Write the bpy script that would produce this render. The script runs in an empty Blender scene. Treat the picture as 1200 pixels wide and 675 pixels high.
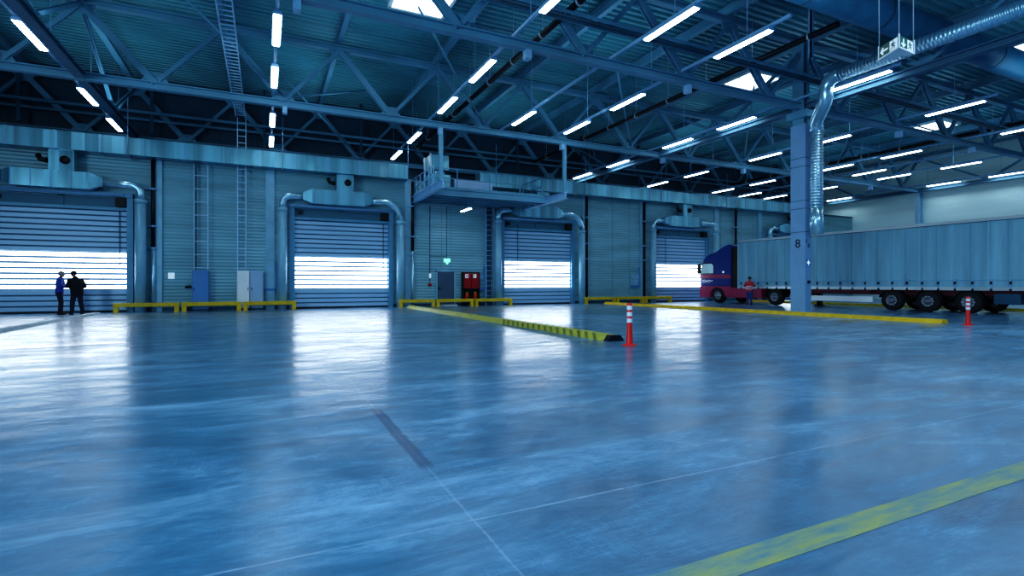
import bpy, bmesh, math, random
from mathutils import Vector, Matrix
random.seed(7)
PI = math.pi
scn = bpy.context.scene
COL = scn.collection

# ------------------------------------------------------------------ helpers
class MB:
    """collects shapes; build() links them as ONE mesh object"""
    def __init__(s): s.v = []; s.f = []; s.sm = []
    def add(s, vs, fs, smooth=False):
        b = len(s.v); s.v += [tuple(v) for v in vs]
        for f in fs: s.f.append([b+i for i in f]); s.sm.append(smooth)
        return s
    def box(s, x0, x1, y0, y1, z0, z1):
        vs = [(x, y, z) for z in (z0, z1) for y in (y0, y1) for x in (x0, x1)]
        return s.add(vs, [(0,2,3,1),(4,5,7,6),(0,1,5,4),(2,6,7,3),(0,4,6,2),(1,3,7,5)])
    def sweep(s, p0, p1, prof, up=(0,0,1)):
        p0 = Vector(p0); p1 = Vector(p1); d = (p1-p0).normalized(); up = Vector(up)
        if abs(d.dot(up)) > .98: up = Vector((0,1,0)) if abs(d.y) < .9 else Vector((1,0,0))
        r = d.cross(up).normalized(); u = r.cross(d).normalized(); n = len(prof)
        vs = [p + r*a + u*b for p in (p0, p1) for a, b in prof]
        fs = [(i, (i+1)%n, n+(i+1)%n, n+i) for i in range(n)]
        return s.add(vs, fs + [tuple(range(n))[::-1], tuple(range(n, 2*n))])
    def bar(s, p0, p1, w, h=None, up=(0,0,1)):
        h = w if h is None else h; a = w/2; b = h/2
        return s.sweep(p0, p1, [(-a,-b),(a,-b),(a,b),(-a,b)], up)
    def ibeam(s, p0, p1, w, h, t=.02, up=(0,0,1)):
        a = w/2; b = h/2; c = t*.6
        return s.sweep(p0, p1, [(-a,-b),(a,-b),(a,-b+t),(c,-b+t),(c,b-t),(a,b-t),(a,b),(-a,b),(-a,b-t),(-c,b-t),(-c,-b+t),(-a,-b+t)], up)
    def lsec(s, p0, p1, w, h, t=.012, up=(0,0,1)):
        return s.sweep(p0, p1, [(0,0),(w,0),(w,t),(t,t),(t,h),(0,h)], up)
    def tube(s, pts, r, n=14, cap=True, smooth=True):
        pts = [Vector(p) for p in pts]; m = len(pts); rr = r if isinstance(r, (list, tuple)) else [r]*m
        tang = []
        for i in range(m):
            a = pts[max(i-1,0)]; b = pts[min(i+1,m-1)]; tang.append((b-a).normalized())
        t = tang[0]; ref = Vector((0,0,1)) if abs(t.z) < .9 else Vector((1,0,0))
        nrm = t.cross(ref).normalized(); vs = []
        for i in range(m):
            t = tang[i]; nrm = (nrm - t*nrm.dot(t)).normalized(); bn = t.cross(nrm)
            for k in range(n):
                a = 2*PI*k/n; vs.append(pts[i] + (nrm*math.cos(a) + bn*math.sin(a))*rr[i])
        fs = [(i*n+k, i*n+(k+1)%n, (i+1)*n+(k+1)%n, (i+1)*n+k) for i in range(m-1) for k in range(n)]
        s.add(vs, fs, smooth)
        if cap:
            b = len(s.v) - m*n
            s.f.append([b+k for k in range(n)][::-1]); s.sm.append(False)
            s.f.append([b+(m-1)*n+k for k in range(n)]); s.sm.append(False)
        return s
    def prism(s, poly, axis, a, b):
        """poly in the two other axes, extruded along axis from a to b"""
        n = len(poly)
        def mk(p, c): return {'x': (c, p[0], p[1]), 'y': (p[0], c, p[1]), 'z': (p[0], p[1], c)}[axis]
        vs = [mk(p, a) for p in poly] + [mk(p, b) for p in poly]
        return s.add(vs, [(i, (i+1)%n, n+(i+1)%n, n+i) for i in range(n)] + [tuple(range(n))[::-1], tuple(range(n, 2*n))])
    def lathe(s, prof, c=(0,0,0), axis='z', n=24, smooth=True):
        vs = []
        for r, h in prof:
            for k in range(n):
                a = 2*PI*k/n; p, q = r*math.cos(a), r*math.sin(a)
                vs.append({'z': (c[0]+p, c[1]+q, c[2]+h), 'x': (c[0]+h, c[1]+p, c[2]+q), 'y': (c[0]+p, c[1]+h, c[2]+q)}[axis])
        m = len(prof)
        fs = [(i*n+k, i*n+(k+1)%n, (i+1)*n+(k+1)%n, (i+1)*n+k) for i in range(m-1) for k in range(n)]
        return s.add(vs, fs, smooth)
    def build(s, name, mat, parent=None, bevel=0):
        me = bpy.data.meshes.new(name); me.from_pydata(s.v, [], s.f)
        me.polygons.foreach_set('use_smooth', s.sm); me.update()
        bm = bmesh.new(); bm.from_mesh(me); bmesh.ops.recalc_face_normals(bm, faces=bm.faces); bm.to_mesh(me); bm.free()
        o = bpy.data.objects.new(name, me); COL.objects.link(o)
        if mat is not None: me.materials.append(mat)
        if parent is not None:
            o.parent = parent
            o.matrix_parent_inverse = parent.matrix_basis.inverted()
        if bevel:
            b = o.modifiers.new('bevel', 'BEVEL'); b.width = bevel; b.segments = 2; b.limit_method = 'ANGLE'
        return o
    def each(s, name, mat, parent=None, bevel=0):
        """every loose piece becomes an object of its own"""
        par = list(range(len(s.v)))
        def find(i):
            while par[i] != i: par[i] = par[par[i]]; i = par[i]
            return i
        for f in s.f:
            for i in f[1:]: par[find(i)] = find(f[0])
        grp = {}
        for f, sm in zip(s.f, s.sm): grp.setdefault(find(f[0]), []).append((f, sm))
        out = []
        for fs in grp.values():
            m = MB(); idx = {}
            for f, sm in fs:
                for i in f:
                    if i not in idx: idx[i] = len(m.v); m.v.append(s.v[i])
                m.f.append([idx[i] for i in f]); m.sm.append(sm)
            out.append(m.build(name, mat, parent, bevel))
        return out

def tag(o, label, cat, group=None, kind=None):
    o['label'] = label; o['category'] = cat
    if group: o['group'] = group
    if kind: o['kind'] = kind
    return o
def empty(name, loc, label=None, cat=None, group=None, kind=None):
    o = bpy.data.objects.new(name, None); COL.objects.link(o); o.location = loc; o.empty_display_size = .2
    if label: tag(o, label, cat, group)
    if kind: o['kind'] = kind
    return o
def struct(o): o['kind'] = 'structure'; return o
def copy_tree(o, parent=None):
    c = o.copy(); COL.objects.link(c)
    if parent is not None: c.parent = parent
    for ch in list(o.children): copy_tree(ch, c)
    return c

# ------------------------------------------------------------------ materials
def mat(name, col, rough=.5, metal=0, var=0, vscale=(2,2,2), bump=0, bscale=(20,20,20), detail=3, emis=None, estr=0, spec=.5, coat=0):
    m = bpy.data.materials.new(name); m.use_nodes = True; nt = m.node_tree; p = nt.nodes['Principled BSDF']
    p.inputs['Base Color'].default_value = (*col, 1); p.inputs['Roughness'].default_value = rough; p.inputs['Metallic'].default_value = metal
    p.inputs['Specular IOR Level'].default_value = spec; p.inputs['Coat Weight'].default_value = coat
    if emis: p.inputs['Emission Color'].default_value = (*emis, 1); p.inputs['Emission Strength'].default_value = estr
    if var or bump:
        tc = nt.nodes.new('ShaderNodeTexCoord')
        def noise(sc, det=detail):
            mp = nt.nodes.new('ShaderNodeMapping'); mp.inputs['Scale'].default_value = sc
            n = nt.nodes.new('ShaderNodeTexNoise'); n.inputs['Scale'].default_value = 1; n.inputs['Detail'].default_value = det
            nt.links.new(tc.outputs['Object'], mp.inputs[0]); nt.links.new(mp.outputs[0], n.inputs['Vector']); return n
    if var:
        n = noise(vscale); r = nt.nodes.new('ShaderNodeMapRange')
        r.inputs['From Min'].default_value = .3; r.inputs['From Max'].default_value = .7; r.inputs['To Min'].default_value = 1-var; r.inputs['To Max'].default_value = 1+var
        mx = nt.nodes.new('ShaderNodeVectorMath'); mx.operation = 'SCALE'; mx.inputs[0].default_value = col
        nt.links.new(n.outputs['Fac'], r.inputs['Value']); nt.links.new(r.outputs[0], mx.inputs['Scale']); nt.links.new(mx.outputs[0], p.inputs['Base Color'])
    if bump:
        n = noise(bscale); b = nt.nodes.new('ShaderNodeBump'); b.inputs['Strength'].default_value = bump; b.inputs['Distance'].default_value = .02
        nt.links.new(n.outputs['Fac'], b.inputs['Height']); nt.links.new(b.outputs[0], p.inputs['Normal'])
    return m
def ribbed(name, col, rough, metal, axis, pitch, strength=.6, dist=.02, var=.12, vscale=(.3,.3,.3), line=0):
    """surface with ribs running across the given axis"""
    m = mat(name, col, rough, metal, var=var, vscale=vscale); nt = m.node_tree; p = nt.nodes['Principled BSDF']
    tc = nt.nodes.new('ShaderNodeTexCoord'); w = nt.nodes.new('ShaderNodeTexWave'); w.bands_direction = axis.upper()
    w.inputs['Scale'].default_value = .314/pitch; w.wave_profile = 'SAW' if line else 'SIN'
    nt.links.new(tc.outputs['Object'], w.inputs['Vector'])
    b = nt.nodes.new('ShaderNodeBump'); b.inputs['Strength'].default_value = strength; b.inputs['Distance'].default_value = dist
    nt.links.new(w.outputs['Fac'], b.inputs['Height']); nt.links.new(b.outputs[0], p.inputs['Normal'])
    return m

M = {}
M['steel'] = mat('steel_blue_paint', (.13,.33,.47), .6, .0, var=.18, vscale=(.5,.5,.5))
M['steel_dark'] = mat('steel_dark_paint', (.02,.10,.17), .5, .1, var=.2)
M['steel_light'] = mat('steel_light_paint', (.27,.50,.74), .5, .05, var=.1)
M['galv'] = mat('galvanised_sheet', (.18,.43,.55), .34, .6, var=.3, vscale=(2.6,.25,.05), bump=.12, bscale=(3,3,.6))
def panels(m, width):
    nt = m.node_tree; p = nt.nodes['Principled BSDF']; tc = nt.nodes.new('ShaderNodeTexCoord'); sp = nt.nodes.new('ShaderNodeSeparateXYZ')
    d = nt.nodes.new('ShaderNodeMath'); d.operation = 'DIVIDE'; d.inputs[1].default_value = width
    f = nt.nodes.new('ShaderNodeMath'); f.operation = 'FLOOR'; wn = nt.nodes.new('ShaderNodeTexWhiteNoise'); wn.noise_dimensions = '1D'
    r = nt.nodes.new('ShaderNodeMapRange'); r.inputs[3].default_value = .75; r.inputs[4].default_value = 1.2
    r2 = nt.nodes.new('ShaderNodeMapRange'); r2.inputs[3].default_value = .24; r2.inputs[4].default_value = .5
    L = nt.links; L.new(tc.outputs['Object'], sp.inputs[0]); L.new(sp.outputs[0], d.inputs[0]); L.new(d.outputs[0], f.inputs[0]); L.new(f.outputs[0], wn.inputs['W'])
    L.new(wn.outputs['Value'], r.inputs[0]); L.new(wn.outputs['Value'], r2.inputs[0]); L.new(r2.outputs[0], p.inputs['Roughness'])
    src = p.inputs['Base Color'].links[0].from_socket; v = nt.nodes.new('ShaderNodeVectorMath'); v.operation = 'SCALE'
    L.new(src, v.inputs[0]); L.new(r.outputs[0], v.inputs['Scale']); L.new(v.outputs[0], p.inputs['Base Color'])
panels(M['galv'], .46)
M['galv_v'] = mat('galvanised_sheet_shiny', (.50,.78,.92), .25, .7, var=.2, vscale=(1.5,1.5,1.5), bump=.1, bscale=(2,2,2))
M['spiral_z'] = ribbed('spiral_duct_vertical', (.45,.72,.88), .28, .7, 'z', .12, .8, .02)
M['spiral_y'] = ribbed('spiral_duct_level', (.45,.72,.88), .28, .7, 'y', .12, .8, .02)
M['wall'] = ribbed('sandwich_panel', (.23,.45,.54), .36, .1, 'z', .16, .7, .02, var=.16, vscale=(.3,.5,2.2))
M['wall_r'] = ribbed('sandwich_panel_pale', (.62,.84,.86), .45, .05, 'z', .3, .3, .012, var=.1, vscale=(.4,.1,1.2))
M['wall_up'] = ribbed('upper_wall_unlit', (.03,.09,.15), .55, .1, 'x', .3, .4, .02, var=.2)  # dark base colour carries the lack of light up there
M['deck'] = mat('roof_sheet', (.11,.36,.44), .42, .2, var=.25, vscale=(.25,.25,1))
M['pillar'] = mat('painted_duct_casing', (.27,.52,.68), .38, .1, var=.1)
M['slat'] = mat('door_slat', (.40,.62,.84), .4, .1, var=.06, vscale=(.3,1,12))
M['frame'] = mat('door_frame', (.12,.33,.50), .4, .1, var=.1)
M['recess'] = mat('door_recess', (.06,.19,.28), .5, .2)
M['black'] = mat('black_rubber', (.006,.007,.01), .55)
M['pipe_black'] = mat('black_pipe', (.006,.01,.02), .35, .2)
M['yellow'] = mat('yellow_paint', (.74,.50,.02), .38, var=.15, vscale=(4,4,4))
M['white'] = mat('white_paint', (.92,.96,1.0), .4, var=.04)
M['red_plastic'] = mat('red_plastic', (.75,.025,.02), .35)
M['red_cab'] = mat('red_cabinet', (.38,.006,.012), .3)
M['reflect'] = mat('white_band', (.85,.86,.95), .4)
M['blue_cab'] = mat('blue_cabinet', (.10,.28,.62), .4, var=.05)
M['grey_cab'] = mat('grey_cabinet', (.36,.55,.78), .4, var=.05)
M['door_grey'] = mat('grey_door', (.07,.12,.19), .45, var=.08)
M['win'] = mat('translucent_pane', (.8,.88,1), .4, emis=(.82,.91,1), estr=6.2)
M['lamp'] = mat('lamp_diffuser', (.9,.95,1), .4, emis=(.80,.92,1), estr=15)
M['sky'] = mat('skylight_pane', (.8,.9,1), .4, emis=(.85,.94,1), estr=3)
M['pillar_col'] = mat('column_paint', (.24,.44,.68), .42, .05, var=.06)
M['curtain'] = mat('tarpaulin', (.25,.50,.64), .5, .0, var=.14, vscale=(1,2.6,.3), bump=.3, bscale=(1,5,.3))
M['seam'] = mat('pale_seam', (.36,.62,.78), .5)
M['alu'] = mat('aluminium_rail', (.6,.7,.75), .35, .6)
M['cab_blue'] = mat('truck_blue', (.007,.035,.24), .28, coat=.4)
M['cab_red'] = mat('truck_red', (.42,.035,.12), .3, coat=.3)
M['chassis_red'] = mat('chassis_red', (.12,.01,.03), .5)
M['tyre'] = mat('tyre_rubber', (.012,.015,.022), .75, bump=.3, bscale=(30,30,30))
M['rim'] = mat('wheel_rim', (.22,.26,.32), .45, .6)
M['glass'] = mat('cab_glass', (.25,.45,.55), .08, .3, emis=(.45,.75,.9), estr=.25)
M['skin'] = mat('skin', (.45,.26,.2), .5)
M['jacket_blue'] = mat('blue_jacket', (.015,.07,.42), .7, var=.3, vscale=(9,9,9))
M['jacket_black'] = mat('black_jacket', (.004,.006,.014), .8, var=.3, vscale=(9,9,9))
M['trousers'] = mat('dark_trousers', (.008,.018,.05), .8)
M['trousers_blue'] = mat('blue_trousers', (.02,.07,.25), .8)
M['vest'] = mat('red_vest', (.55,.05,.06), .7)
M['mouth'] = mat('lips', (.28,.09,.08), .5)
M['steel_glare_cut'] = mat('girder_steel_glare_cut', (.07,.19,.29), .7)  # girder steel with its colour darkened to hold down lamp glare
M['hair_grey'] = mat('grey_hair', (.25,.28,.33), .7)
M['paper'] = mat('paper', (.7,.8,.95), .6)
M['sign_green'] = mat('sign_green', (.0,.13,.085), .4)
M['sign_white'] = mat('sign_white', (.7,.85,.95), .4, emis=(.7,.85,1), estr=.35)
M['sign_lit'] = mat('sign_lit', (.3,.8,.6), .4, emis=(.35,1,.75), estr=.8)
M['rail_bright'] = mat('zinc_rail', (.5,.72,.92), .4, .1)
M['kerb'] = mat('pale_kerb', (.45,.55,.6), .5, var=.15)
M['big_duct'] = mat('dark_round_duct', (.03,.17,.30), .45, .1, var=.15)

def worn(name, c1, c2, scale, thr, rough=.5, soft=.12):
    m = mat(name, c1, rough); nt = m.node_tree; p = nt.nodes['Principled BSDF']
    tc = nt.nodes.new('ShaderNodeTexCoord'); mp = nt.nodes.new('ShaderNodeMapping'); mp.inputs['Scale'].default_value = scale
    n = nt.nodes.new('ShaderNodeTexNoise'); n.inputs['Scale'].default_value = 1; n.inputs['Detail'].default_value = 8; n.inputs['Roughness'].default_value = .7
    r = nt.nodes.new('ShaderNodeValToRGB'); r.color_ramp.elements[0].position = thr-soft; r.color_ramp.elements[1].position = thr+soft
    r.color_ramp.elements[0].color = (*c1, 1); r.color_ramp.elements[1].color = (*c2, 1)
    nt.links.new(tc.outputs['Object'], mp.inputs[0]); nt.links.new(mp.outputs[0], n.inputs['Vector']); nt.links.new(n.outputs['Fac'], r.inputs[0]); nt.links.new(r.outputs[0], p.inputs['Base Color'])
    return m
M['tape'] = worn('worn_yellow_tape', (.40,.42,.09), (.09,.22,.28), (2.2,12,1), .47, .35, .16)
M['hatch'] = mat('dark_hatching', (.16,.19,.04), .6, var=.5, vscale=(9,9,9))
M['bump_y'] = worn('worn_yellow_rubber', (.50,.47,.06), (.24,.27,.05), (6,3,6), .6, .45)

def floor_mat():
    m = bpy.data.materials.new('sealed_concrete_floor'); m.use_nodes = True; nt = m.node_tree; N = nt.nodes; Lk = nt.links
    p = N['Principled BSDF']; tc = N.new('ShaderNodeTexCoord')
    def noise(sc, det=6, rough=.6, dist=0, rot=0):
        mp = N.new('ShaderNodeMapping'); mp.inputs['Scale'].default_value = sc; mp.inputs['Rotation'].default_value = (0,0,rot)
        n = N.new('ShaderNodeTexNoise'); n.inputs['Scale'].default_value = 1; n.inputs['Detail'].default_value = det; n.inputs['Roughness'].default_value = rough; n.inputs['Distortion'].default_value = dist
        Lk.new(tc.outputs['Object'], mp.inputs[0]); Lk.new(mp.outputs[0], n.inputs['Vector']); return n.outputs['Fac']
    def math_(op, a, b=None, c=None):
        n = N.new('ShaderNodeMath'); n.operation = op
        for i, x in enumerate((a, b, c)):
            if x is None: continue
            if isinstance(x, (int, float)): n.inputs[i].default_value = x
            else: Lk.new(x, n.inputs[i])
        return n.outputs[0]
    def rng(x, a, b, c, d):
        n = N.new('ShaderNodeMapRange'); n.inputs[1].default_value = a; n.inputs[2].default_value = b; n.inputs[3].default_value = c; n.inputs[4].default_value = d; Lk.new(x, n.inputs[0]); return n.outputs[0]
    big = noise((.14,.2,1), 4, .55, .8); mid = noise((.8,2.0,1), 10, .66, 1.2, .3); fine = noise((3.5,11,1), 10, .75, 1.5, .2)
    wear = noise((.45,1.1,1), 8, .7, 1.5, -.25)
    s1 = noise((1.2,30,1), 5, .7, .3, .5); s2 = noise((34,1.0,1), 5, .7, .3, .25); s3 = noise((.8,22,1), 6, .7, .5, -.35)
    mix = math_('ADD', math_('MULTIPLY', big, .34), math_('ADD', math_('MULTIPLY', mid, .30), math_('ADD', math_('MULTIPLY', wear, .20), math_('MULTIPLY', fine, .16))))
    t = rng(mix, .38, .62, 0, 1)
    ramp = N.new('ShaderNodeValToRGB'); e = ramp.color_ramp.elements
    e[0].position = 0; e[0].color = (.014,.085,.165,1); e[1].position = 1; e[1].color = (.26,.48,.68,1)
    k = e.new(.5); k.color = (.058,.20,.34,1)
    Lk.new(t, ramp.inputs[0])
    def scratch(x, w): return rng(math_('ABSOLUTE', math_('SUBTRACT', x, .5)), 0, w, 1, 0)
    sc = math_('MAXIMUM', math_('MAXIMUM', scratch(s1, .010), scratch(s2, .010)), scratch(s3, .012)); sc = math_('MULTIPLY', sc, rng(wear, .46, .6, 0, .55))
    mx = N.new('ShaderNodeMix'); mx.data_type = 'RGBA'; Lk.new(sc, mx.inputs[0]); Lk.new(ramp.outputs[0], mx.inputs[6]); mx.inputs[7].default_value = (.26,.48,.72,1)
    # cast joints and a dark repaired strip in the slab (wavy edges)
    sep = N.new('ShaderNodeSeparateXYZ'); Lk.new(tc.outputs['Object'], sep.inputs[0]); X, Y = sep.outputs[0], sep.outputs[1]
    wob = math_('MULTIPLY', math_('SUBTRACT', mid, .5), .03)
    jy = rng(math_('ABSOLUTE', math_('ADD', math_('SUBTRACT', Y, 2.57), wob)), 0, .011, 1, 0)
    jx = rng(math_('ABSOLUTE', math_('ADD', math_('SUBTRACT', X, 1.0), wob)), 0, .009, .8, 0)
    j2 = rng(math_('ABSOLUTE', math_('ADD', math_('SUBTRACT', X, 13.7), wob)), 0, .02, .5, 0)
    jm = N.new('ShaderNodeMix'); jm.data_type = 'RGBA'; Lk.new(math_('MULTIPLY', math_('MAXIMUM', jy, jx), rng(fine, .4, .55, .35, 1)), jm.inputs[0]); Lk.new(mx.outputs[2], jm.inputs[6]); jm.inputs[7].default_value = (.26,.42,.60,1)
    dx = rng(math_('ABSOLUTE', math_('ADD', math_('SUBTRACT', X, 1.0), math_('MULTIPLY', wob, 2))), .04, .06, 1, 0); dy = rng(math_('ABSOLUTE', math_('SUBTRACT', Y, 4.35)), .85, .95, .75, 0)
    dm = N.new('ShaderNodeMix'); dm.data_type = 'RGBA'; Lk.new(math_('MAXIMUM', math_('MULTIPLY', dx, dy), j2), dm.inputs[0]); Lk.new(jm.outputs[2], dm.inputs[6]); dm.inputs[7].default_value = (.012,.06,.14,1)
    Lk.new(dm.outputs[2], p.inputs['Base Color'])
    Lk.new(rng(wear, .4, .6, .30, .46), p.inputs['Roughness'])
    p.inputs['Specular IOR Level'].default_value = .5; Lk.new(rng(wear, .38, .60, .95, .4), p.inputs['Coat Weight']); Lk.new(rng(mid, .38, .62, .12, .26), p.inputs['Coat Roughness'])
    h = math_('ADD', math_('MULTIPLY', mid, .6), math_('ADD', math_('MULTIPLY', noise((.9,2.2,1), 3, .5, .5), 1.2), math_('MULTIPLY', fine, .12)))
    b = N.new('ShaderNodeBump'); b.inputs['Strength'].default_value = .45; b.inputs['Distance'].default_value = .016; Lk.new(h, b.inputs['Height']); Lk.new(b.outputs[0], p.inputs['Normal']); Lk.new(b.outputs[0], p.inputs['Coat Normal'])
    return m
M['floor'] = floor_mat()

# ------------------------------------------------------------------ layout constants
WY = 28.7            # dock wall
UY = 32.7            # upper wall
RX = 47.3            # right wall
CH = 8.67            # bottom chord height
DOORS = [-7.97, 3.75, 15.47, 27.19, 38.9]
X0, P = -5.9, 26.4/6  # truss panel pitch

# ------------------------------------------------------------------ setting
b = MB().add([(-26,-6,0),(RX+.3,-6,0),(RX+.3,UY+.2,0),(-26,UY+.2,0)], [(0,1,2,3)]); struct(b.build('floor', M['floor']))
b = MB()
def wallbox(x0, x1, z0, z1): b.box(x0, x1, WY, WY+.15, z0, z1)
edges = [-26]
for c in DOORS: edges += [c-2.4, c+2.4]
edges.append(RX)
for i in range(0, len(edges), 2): wallbox(edges[i], edges[i+1], 0, 7.1)
for c in DOORS: wallbox(c-2.4, c+2.4, 5.1, 7.1)
wb = struct(b.build('wall_back', M['wall']))
b = MB()
x = -26
for xj in [-3.0,-2.42,-1.1,-.8,9.2,9.75,21.2,22.6,31.2,33.4,34.7,43.9,46.5]:
    b.box(xj-.015, xj+.015, WY-.012, WY, 0, 7.1)
b.box(7.3, 12.4, WY-.015, WY, 2.08, 2.14)
struct(b.build('trim_1', M['frame']))
b = MB()
for c in DOORS:
    for s in (-1, 1):
        xx = c + s*3.45 + (0.05 if s > 0 else -.05)
        if s < 0 and abs(c-15.47) < .1: continue
        b.box(xx-.2, xx+.2, WY-.12, WY-.001, 0, 7.1)
struct(b.build('trim_2', M['pillar']))
b = MB().box(-26, RX, WY-.01, UY, 7.1, 7.25); struct(b.build('trim_3', M['steel_dark']))
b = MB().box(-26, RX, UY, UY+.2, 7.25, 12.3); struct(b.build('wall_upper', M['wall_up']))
b = MB().box(RX, RX+.2, -6, UY+.2, 0, 12.3); struct(b.build('wall_right', M['wall_r']))
b = MB().box(-26.2, -26, -6, UY+.2, 0, 12.3); struct(b.build('wall_left', M['wall']))
# baseboard: dark seal along the foot of the dock wall
b = MB()
for i in range(0, len(edges), 2): b.box(edges[i], edges[i+1], WY-.03, WY, 0, .16)
struct(b.build('baseboard_back', M['steel_dark']))
# ceiling: trapezoid sheet, ribs along X
b = MB(); n = 0; vs = []; y = -6.0
prof = []
while y < UY+.2:
    prof += [(y, 12.0), (y+.13, 12.0), (y+.17, 12.09), (y+.29, 12.09)]; y += .33
vs = [(xx, py, pz) for xx in (-26, RX+.2) for py, pz in prof]; n = len(prof)
b.add(vs, [(i, i+1, n+i+1, n+i) for i in range(n-1)]); b.box(-26, RX+.2, -6, UY+.2, 12.3, 12.4)
struct(b.build('ceiling', M['deck']))
# skylights
k = 0
for sx, sy in [(5.35,18.9),(22.95,19.1),(40.6,19.3),(30.6,10.3),(-12.3,18.9)]:
    k += 1
    r = empty('window_%d' % k, (sx, sy, 11.9), kind='structure')
    MB().box(sx-1.0, sx+1.0, sy-.95, sy+.95, 11.93, 11.95).build('pane', M['sky'], r)
    f = MB()
    for s in (-1, 1):
        f.box(sx-1.1, sx+1.1, sy+s*1.0-.06, sy+s*1.0+.06, 11.82, 12.0); f.box(sx+s*1.05-.06, sx+s*1.05+.06, sy-1.0, sy+1.0, 11.82, 12.0)
    f.box(sx-1.0, sx+1.0, sy-.03, sy+.03, 11.86, 11.94)
    f.build('window_frame', M['white'], r)

# ------------------------------------------------------------------ dock doors
def dock_door(i, c):
    r = empty('door_%d' % i, (c, WY, 0), kind='structure')
    m = MB(); pitch = .236
    z = .06; rows = []
    while z < 4.5: rows.append(z); z += pitch
    def slat(mb, z0):
        mb.prism([(WY+.02,z0+.012),(WY-.03,z0+.03),(WY-.03,z0+pitch-.05),(WY+.02,z0+pitch-.02)], 'x', c-2.4, c+2.4)
    lo = [q for q in rows if q+pitch < 1.13+.1]; wn = [q for q in rows if q+pitch >= 1.23 and q+pitch < 2.75]; hi = [q for q in rows if q+pitch >= 2.75]
    for q in lo + hi: slat(m, q)
    g = MB(); g.box(c-2.4, c+2.4, WY+.005, WY+.06, .05, wn[0]-.01)
    g.box(c-2.4, c+2.4, WY+.005, WY+.06, hi[0]+.01, 4.62)
    g.each('groove_shade_backing', M['steel_dark'], r)  # dark backing paints in the shade of the grooves between slats
    m.build('door_curtain', M['slat'], r)
    w = MB()
    for q in wn: w.box(c-2.34, c+2.34, WY-.005, WY+.01, q+.02, q+pitch-.02)
    w.build('window_band', M['win'], r)
    w = MB()
    for q in wn: w.box(c-2.4, c+2.4, WY-.03, WY+.03, q-.05, q+.048)
    w.box(c-2.4, c-2.34, WY-.02, WY+.03, wn[0], hi[0]); w.box(c+2.34, c+2.4, WY-.02, WY+.03, wn[0], hi[0])
    w.build('glazing_bar', M['slat'], r)
    MB().box(c-2.4, c+2.4, WY-.03, WY+.04, 0, .06).build('bottom_seal', M['black'], r)
    f = MB()
    for s in (-1, 1):
        f.box(min(c+s*2.38, c+s*2.62), max(c+s*2.38, c+s*2.62), WY-.22, WY-.001, 0, 5.25)
    f.box(c-2.62, c+2.62, WY-.3, WY-.001, 5.13, 5.33)
    f.box(c-2.38, c+2.38, WY-.14, WY-.001, 4.55, 4.68)
    f.build('door_frame', M['frame'], r)
    f = MB()
    f.tube([(c-2.6, WY-.36, 5.22), (c+2.3, WY-.36, 5.22)], .05, 10); f.build('top_roller', M['steel_light'], r)
    f = MB(); f.box(c-2.38, c+2.38, WY+.04, WY+.1, 4.6, 5.13); f.box(c-.1, c+.1, WY+.0, WY+.04, 4.68, 5.13); f.build('header_panel', M['recess'], r)
    MB().box(c-2.2, c-1.98, WY-.12, WY+.03, 4.85, 5.03).box(c+1.98, c+2.36, WY-.3, WY-.02, 4.72, 5.1).build('door_motor', M['black'], r)
    h = MB(); h.tube([(c-1.45 if i == 3 or i == 4 else c+2.1, WY-.1, 4.9), (c-1.45 if i == 3 or i == 4 else c+2.1, WY-.1, 2.05)], .018, 6); h.build('pull_cord', M['steel_dark'], r)
for i, c in enumerate(DOORS): dock_door(i+1, c)

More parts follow.
